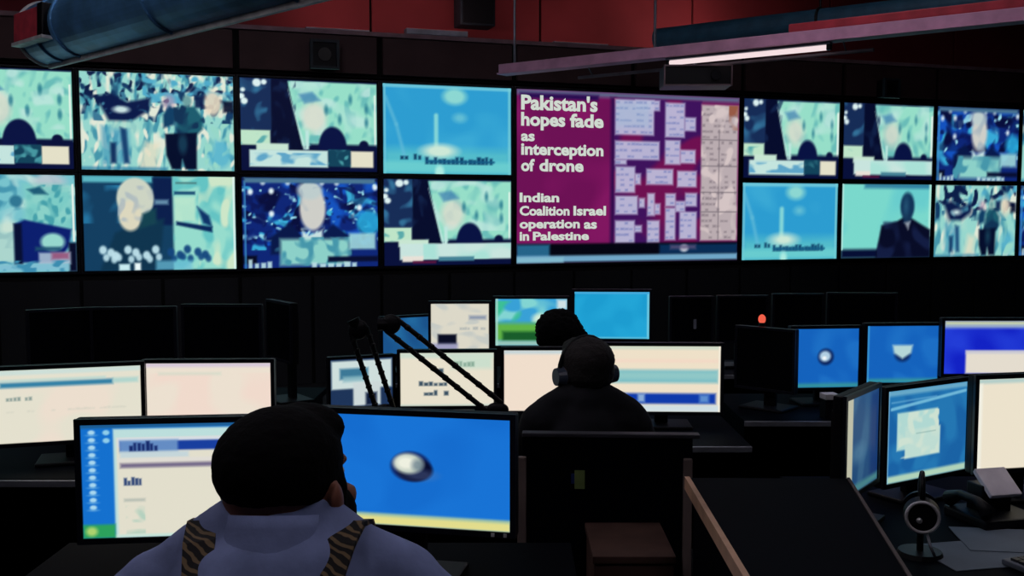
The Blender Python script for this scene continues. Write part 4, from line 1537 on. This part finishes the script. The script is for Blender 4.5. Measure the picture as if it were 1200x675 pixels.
# the man at the front desk
mx = P(330, 500, 1.42).x
chair('black office chair of the man in blue-grey shirt', (mx, 1.36, 0), .50, .95)
man, H1, _ = person('man in blue-grey shirt with patterned straps seated at the front desk', (mx, 1.38, 0), dict(
    top=1.372, head=1.03, shoulder=1.15, seat=.50, lean=.03, yaw=-21, nod=0, voxel=.0075, hair=1.0, hairmat=M_HAIR, hairnoise=.0015, beard=True, nape=-.03,
    cloth=M_SHIRT, elbow=(.27, .14, .885), wrist=(.17, .40, .85), width=1.08, trap=.055, yoke=((0, -.005, 1.13), (.15, .115, .10)), drape=26, collar=((0, .022, 1.214), -14), wrinkle=.007))
# patterned straps over both shoulders
M_STRAP = mat('dark_strap', (20, 18, 18), .8)
nt = M_STRAP.node_tree
wv = nt.nodes.new('ShaderNodeTexWave')
wv.inputs['Scale'].default_value = 28
wv.inputs['Distortion'].default_value = 6
wv.bands_direction = 'DIAGONAL'
cr = nt.nodes.new('ShaderNodeValToRGB')
cr.color_ramp.elements[0].color = rgb(14, 12, 14)
cr.color_ramp.elements[1].color = rgb(118, 98, 70)
cr.color_ramp.elements[0].position = .55
cr.color_ramp.elements[1].position = .8
tcn = nt.nodes.new('ShaderNodeTexCoord')
nt.links.new(tcn.outputs['Object'], wv.inputs['Vector'])
nt.links.new(wv.outputs['Fac'], cr.inputs['Fac'])
nt.links.new(cr.outputs['Color'], nt.nodes['Principled BSDF'].inputs['Base Color'])


from mathutils.bvhtree import BVHTree
shirt_mesh = next(o for o in man.children if o.name.startswith('shirt')).data
SHIRT_BVH = BVHTree.FromPolygons([v.co.copy() for v in shirt_mesh.vertices], [tuple(p.vertices) for p in shirt_mesh.polygons])


def strap(s):
    """band laid over the shoulder from the front of the chest to the back"""
    mb = MB()
    path = [(.125, .14, .98), (.122, .14, 1.06), (.116, .12, 1.13), (.11, .085, 1.19), (.106, .045, 1.22), (.102, .0, 1.235), (.096, -.04, 1.22),
            (.086, -.08, 1.18), (.072, -.105, 1.135), (.056, -.12, 1.085), (.042, -.13, 1.03), (.034, -.135, .96)]
    pts = []
    for p in path:
        loc, nor, _, _ = SHIRT_BVH.find_nearest(Vector((p[0] * s, p[1], p[2])))
        pts.append(loc + nor * .006)
    for _ in range(2):
        pts = [pts[0]] + [pts[i] * .5 + (pts[i - 1] + pts[i + 1]) * .25 for i in range(1, len(pts) - 1)] + [pts[-1]]
    rows = []
    for i, p in enumerate(pts):
        d = (pts[min(i + 1, len(pts) - 1)] - pts[max(i - 1, 0)]).normalized()
        side = Vector((1, 0, 0))
        side = (side - d * side.dot(d)).normalized()
        nn = d.cross(side).normalized()
        if nn.dot(p - Vector((0, .02, 1.05))) < 0:
            nn = -nn
        rows.append([mb.bm.verts.new(p + side * a + nn * b) for a, b in ((-.021, 0), (.021, 0), (.021, .007), (-.021, .007))])
    for a, b in zip(rows, rows[1:]):
        for j in range(4):
            mb.bm.faces.new((a[j], a[(j + 1) % 4], b[(j + 1) % 4], b[j]))
    mb.bm.faces.new(rows[0])
    mb.bm.faces.new(rows[-1][::-1])
    return mb.build('shoulder_strap', M_STRAP, man)


strap(-1)
strap(1)

# person with headset
p2x = P(687, 440, 3.5).x
chair('black office chair of the person with headset', (p2x, 3.44, 0), .44, .88)
pw, H2, k2 = person('person in dark clothes with a headset, seen from behind at the middle desk', (p2x, 3.46, 0), dict(
    top=1.215, head=1.04, shoulder=.99, seat=.44, lean=.05, yaw=22, nod=0, voxel=.012, hair=1.04, hairmat=M_HAIR2,
    cloth=M_DARKCL, elbow=(.23, .16, .80), wrist=(.17, .43, .815), width=.85, trap=.03))
hm = MB()
arc = []
for i in range(13):
    a = math.pi * i / 12
    arc.append(H2(math.cos(a) * .098, -.005, -.01 + math.sin(a) * .122))
hset = MB().tube(arc, .009, 8).build('headset_band', M_BLACK, pw, smooth=True)
for s in (-1, 1):
    MB().cone(H2(s * .082, -.005, -.018), H2(s * .112, -.005, -.018), .036, .03, 20).build('ear_cup', mat('grey_ear_cup', (70, 80, 100), .35), pw)

# bushy-haired person further back
p3x = P(656, 385, 4.92).x
chair('black office chair of the bushy-haired person', (p3x, 4.97, 0), .42, .88)
person('bushy-haired person in dark clothes facing the green meadow monitor', (p3x, 4.93, 0), dict(
    top=1.155, head=1.05, shoulder=.94, seat=.42, lean=.04, yaw=-8, nod=0, voxel=.013, hair=1.28, extra_hair=(((.075, -.02, -.02), (.07, .07, .08)), ((.115, -.02, -.075), (.068, .06, .07))), hairmat=M_HAIR, hairnoise=.012,
    cloth=M_DARKCL, elbow=(.25, .16, .80), wrist=(.17, .36, .835), width=.98, trap=.03))
